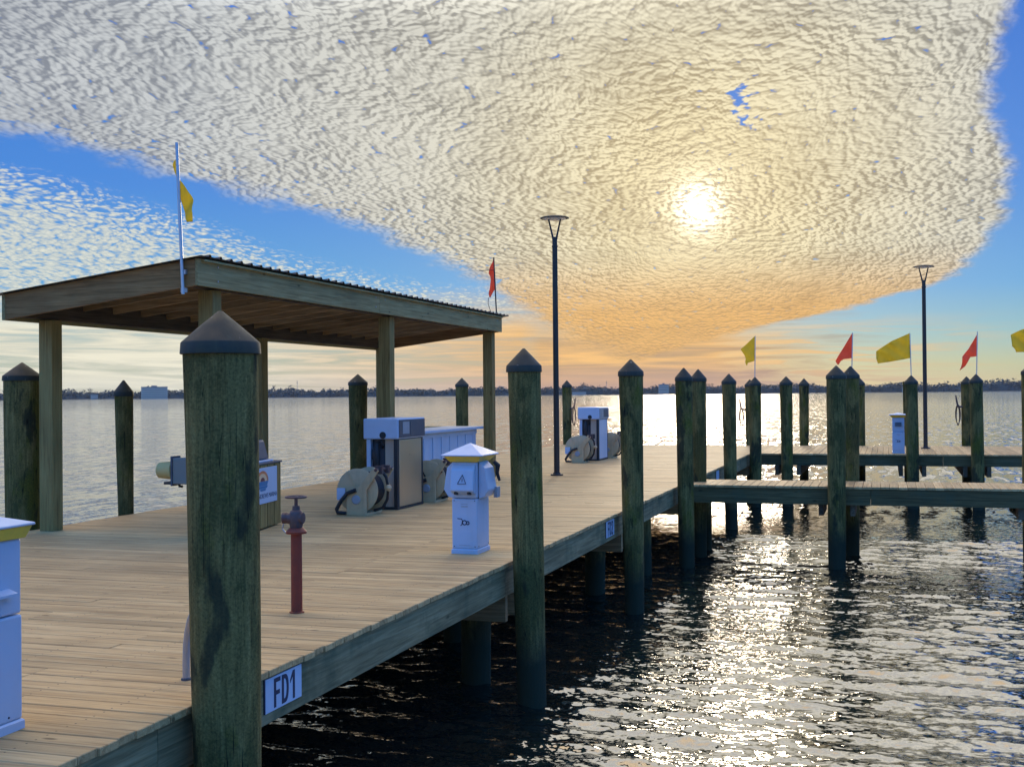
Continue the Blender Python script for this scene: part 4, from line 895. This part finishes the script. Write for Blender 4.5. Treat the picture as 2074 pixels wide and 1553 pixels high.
# ------------------------------------------------------------------ far shore
def leafmat():
    m, t, b = mat('far_foliage'); oc = t.node('ShaderNodeTexCoord').outputs['Object']
    n = t.noise(oc, 0.06, 4, 0.6); t.l.new(t.ramp(n, [(0.3, (0.035, 0.050, 0.045)), (0.7, (0.075, 0.095, 0.080))]), b.inputs['Base Color']); setp(b, Roughness=0.9); return m
leaf_m = leafmat()
DS = 3000.0
def pol(azd, r, z=0): return Vector((r * math.sin(R_(azd)), r * math.cos(R_(azd)), z))
m = MB(); N = 240
azs = np.linspace(-75, 40, N); vs = []; fs = []
for a in azs:
    n_ = 12 * math.sin(a * 0.9) + 8 * math.sin(a * 2.3)
    vs += [pol(a, DS - 30 + n_, ZW - 0.5), pol(a, DS - 22 + n_, ZW + 1.2), pol(a, DS + 300, ZW + 4.0), pol(a, DS + 700, ZW + 6)]
for i in range(N - 1):
    for k_ in range(3): a = i * 4 + k_; fs.append((a, a + 1, a + 5, a + 4))
shore_m, t, b_ = mat('shore_ground'); oc = t.node('ShaderNodeTexCoord').outputs['Object']; t.l.new(t.ramp(t.noise(oc, 0.05, 4), [(0.3, (0.04, 0.045, 0.03)), (0.7, (0.10, 0.09, 0.065))]), b_.inputs['Base Color']); setp(b_, Roughness=0.95)
m.add(vs, fs); struct(m.build('far_shore', shore_m))
def treeline(az0, az1):
    m = MB(); a = az0
    hgt = lambda a: 19.5 + 3.0 * math.sin(a * 1.3 + 1) + 2.2 * math.sin(a * 3.1) + 1.5 * math.sin(a * 7.7 + 2) + (5.0 if a > 3 else 0.0)
    while a < az1:
        for row in range(3):
            H = hgt(a) * random.uniform(0.80, 1.08); c = pol(a + random.uniform(-0.06, 0.06), DS + row * 22 + random.uniform(-8, 8)); w = random.uniform(6.0, 11.0)
            for _ in range(26):     # leaf clumps through the crown
                u = random.uniform(-1, 1); zq = random.random() ** 0.7; q = c + Vector((u * w, random.uniform(-1, 1) * w * 0.6, ZW + 1 + zq * H * (1 - 0.34 * u * u)))
                s_ = random.uniform(1.2, 2.6); A = [q + Vector((random.gauss(0, s_), random.gauss(0, s_), random.gauss(0, s_ * 0.6))) for _ in range(4)]
                m.add(A, [(0, 1, 2), (0, 2, 3), (0, 3, 1), (1, 3, 2)])
            if random.random() < 0.03:   # taller pines
                hh = H + random.uniform(2, 6)
                for _ in range(14):
                    q = c + Vector((random.gauss(0, 2.8), random.gauss(0, 2.0), ZW + hh + random.gauss(0, 1.2))); A = [q + Vector((random.gauss(0, 1.4), random.gauss(0, 1.4), random.gauss(0, 0.8))) for _ in range(4)]
                    m.add(A, [(0, 1, 2), (0, 2, 3), (0, 3, 1), (1, 3, 2)])
                m.bar(c + Vector((0, 0, ZW)), c + Vector((0, 0, ZW + hh)), 0.6, 0.6)
        a += 0.105
    aa = np.arange(az0, az1, 0.10); vs = []; fs = []      # dense understorey
    for q in aa: Hq = hgt(q) * random.uniform(0.66, 0.84); vs += [pol(q, DS - 6, ZW), pol(q, DS + 2, ZW + Hq * 0.8), pol(q, DS + 40, ZW + Hq), pol(q, DS + 60, ZW)]
    for i in range(len(aa) - 1):
        for k_ in range(3): b0 = i * 4 + k_; fs.append((b0, b0 + 1, b0 + 5, b0 + 4))
    m.add(vs, fs); o = m.build('far_woods', leaf_m); o['kind'] = 'stuff'; o['label'] = 'dark wooded shoreline across the bay'
    return o
treeline(-46, 14)
conc_m = paint('far_concrete', (0.50, 0.41, 0.31), 0.8, dirt=0.2, scale=0.05); glass_m = paint('far_window', (0.22, 0.19, 0.16), 0.3, dirt=0.0); roofc = paint('far_roof', (0.18, 0.17, 0.17), 0.8, dirt=0.1, scale=0.05)
def building(label, azd, w, h, dep, floors, dist=DS - 40, pent=True):
    o = thing('building', label, 'building', pol(azd, dist, ZW + 1), -R_(azd), group='buildings on the far shore')
    m = MB(); m.box(-w / 2, w / 2, 0, dep, -1, h); m.build('wall', conc_m, o)
    m = MB(); m.box(-w / 2 - 0.5, w / 2 + 0.5, -0.5, dep + 0.5, h + 0.01, h + 0.9)
    if pent: m.box(-w * 0.12, w * 0.10, dep * 0.3, dep * 0.7, h + 0.9, h + 3.6)
    m.build('roof', roofc, o)
    fh = h / floors; nb = max(3, int(w / 5))
    for f_ in range(floors):
        m = MB()
        m.box(-w * 0.46, w * 0.46, -0.15, -0.02, f_ * fh + fh * 0.42, f_ * fh + fh * 0.72)
        m.build('window_band', glass_m, o)
    return o
building('long pale flat roofed block above the trees, left of the mossy foreground pile', -34.0, 60, 27, 25, 6)
building('square pale tower block left of the touching pile pair', -10.2, 25, 23, 20, 6)
building('low pale house among trees right of the slim lone pile', -36.6, 16, 10, 12, 2, pent=False)
building('small low building on the shore behind the far dispenser', -14.2, 34, 7, 14, 2, pent=False)
building('low building on the shore right of the big yellow flag pile', 0.9, 30, 12, 14, 2, pent=False)
def mast(label, azd, h):
    o = thing('radio_mast', label, 'mast', pol(azd, DS + 80, ZW), group='thin masts on the far shore')
    m = MB(); m.tube([(0, 0, 0), (0, 0, h * 0.6), (0, 0, h)], [0.9, 0.55, 0.3], 6); m.build('tower', conc_m, o)
    m = MB(); m.box(-1.6, 1.6, -0.3, 0.3, h * 0.82, h * 0.86); m.box(-1.2, 1.2, -0.3, 0.3, h * 0.92, h * 0.95); m.build('antenna', conc_m, o)
mast('thin radio mast right of the shelter rear post', -27.55, 44)
mast('thin radio mast left of the third dock edge pile', -12.9, 36)
mast('thin radio mast at far left right of the shelter post', -38.0, 36)

# ------------------------------------------------------------------ air over the bay
hz = bpy.data.materials.new('haze_air'); hz.use_nodes = True; t = NT(hz.node_tree); t.n.clear()
o_ = t.node('ShaderNodeOutputMaterial'); v_ = t.node('ShaderNodeVolumePrincipled'); v_.inputs['Color'].default_value = (0.92, 0.92, 0.88, 1); v_.inputs['Density'].default_value = 3.5e-5
t.l.new(v_.outputs[0], o_.inputs['Volume'])
m = MB(); m.box(-4300, 4300, -4300, 4300, ZW - 1.0, 62.0); o = m.build('haze', hz); o['kind'] = 'stuff'; o['label'] = 'thin evening haze over the bay'
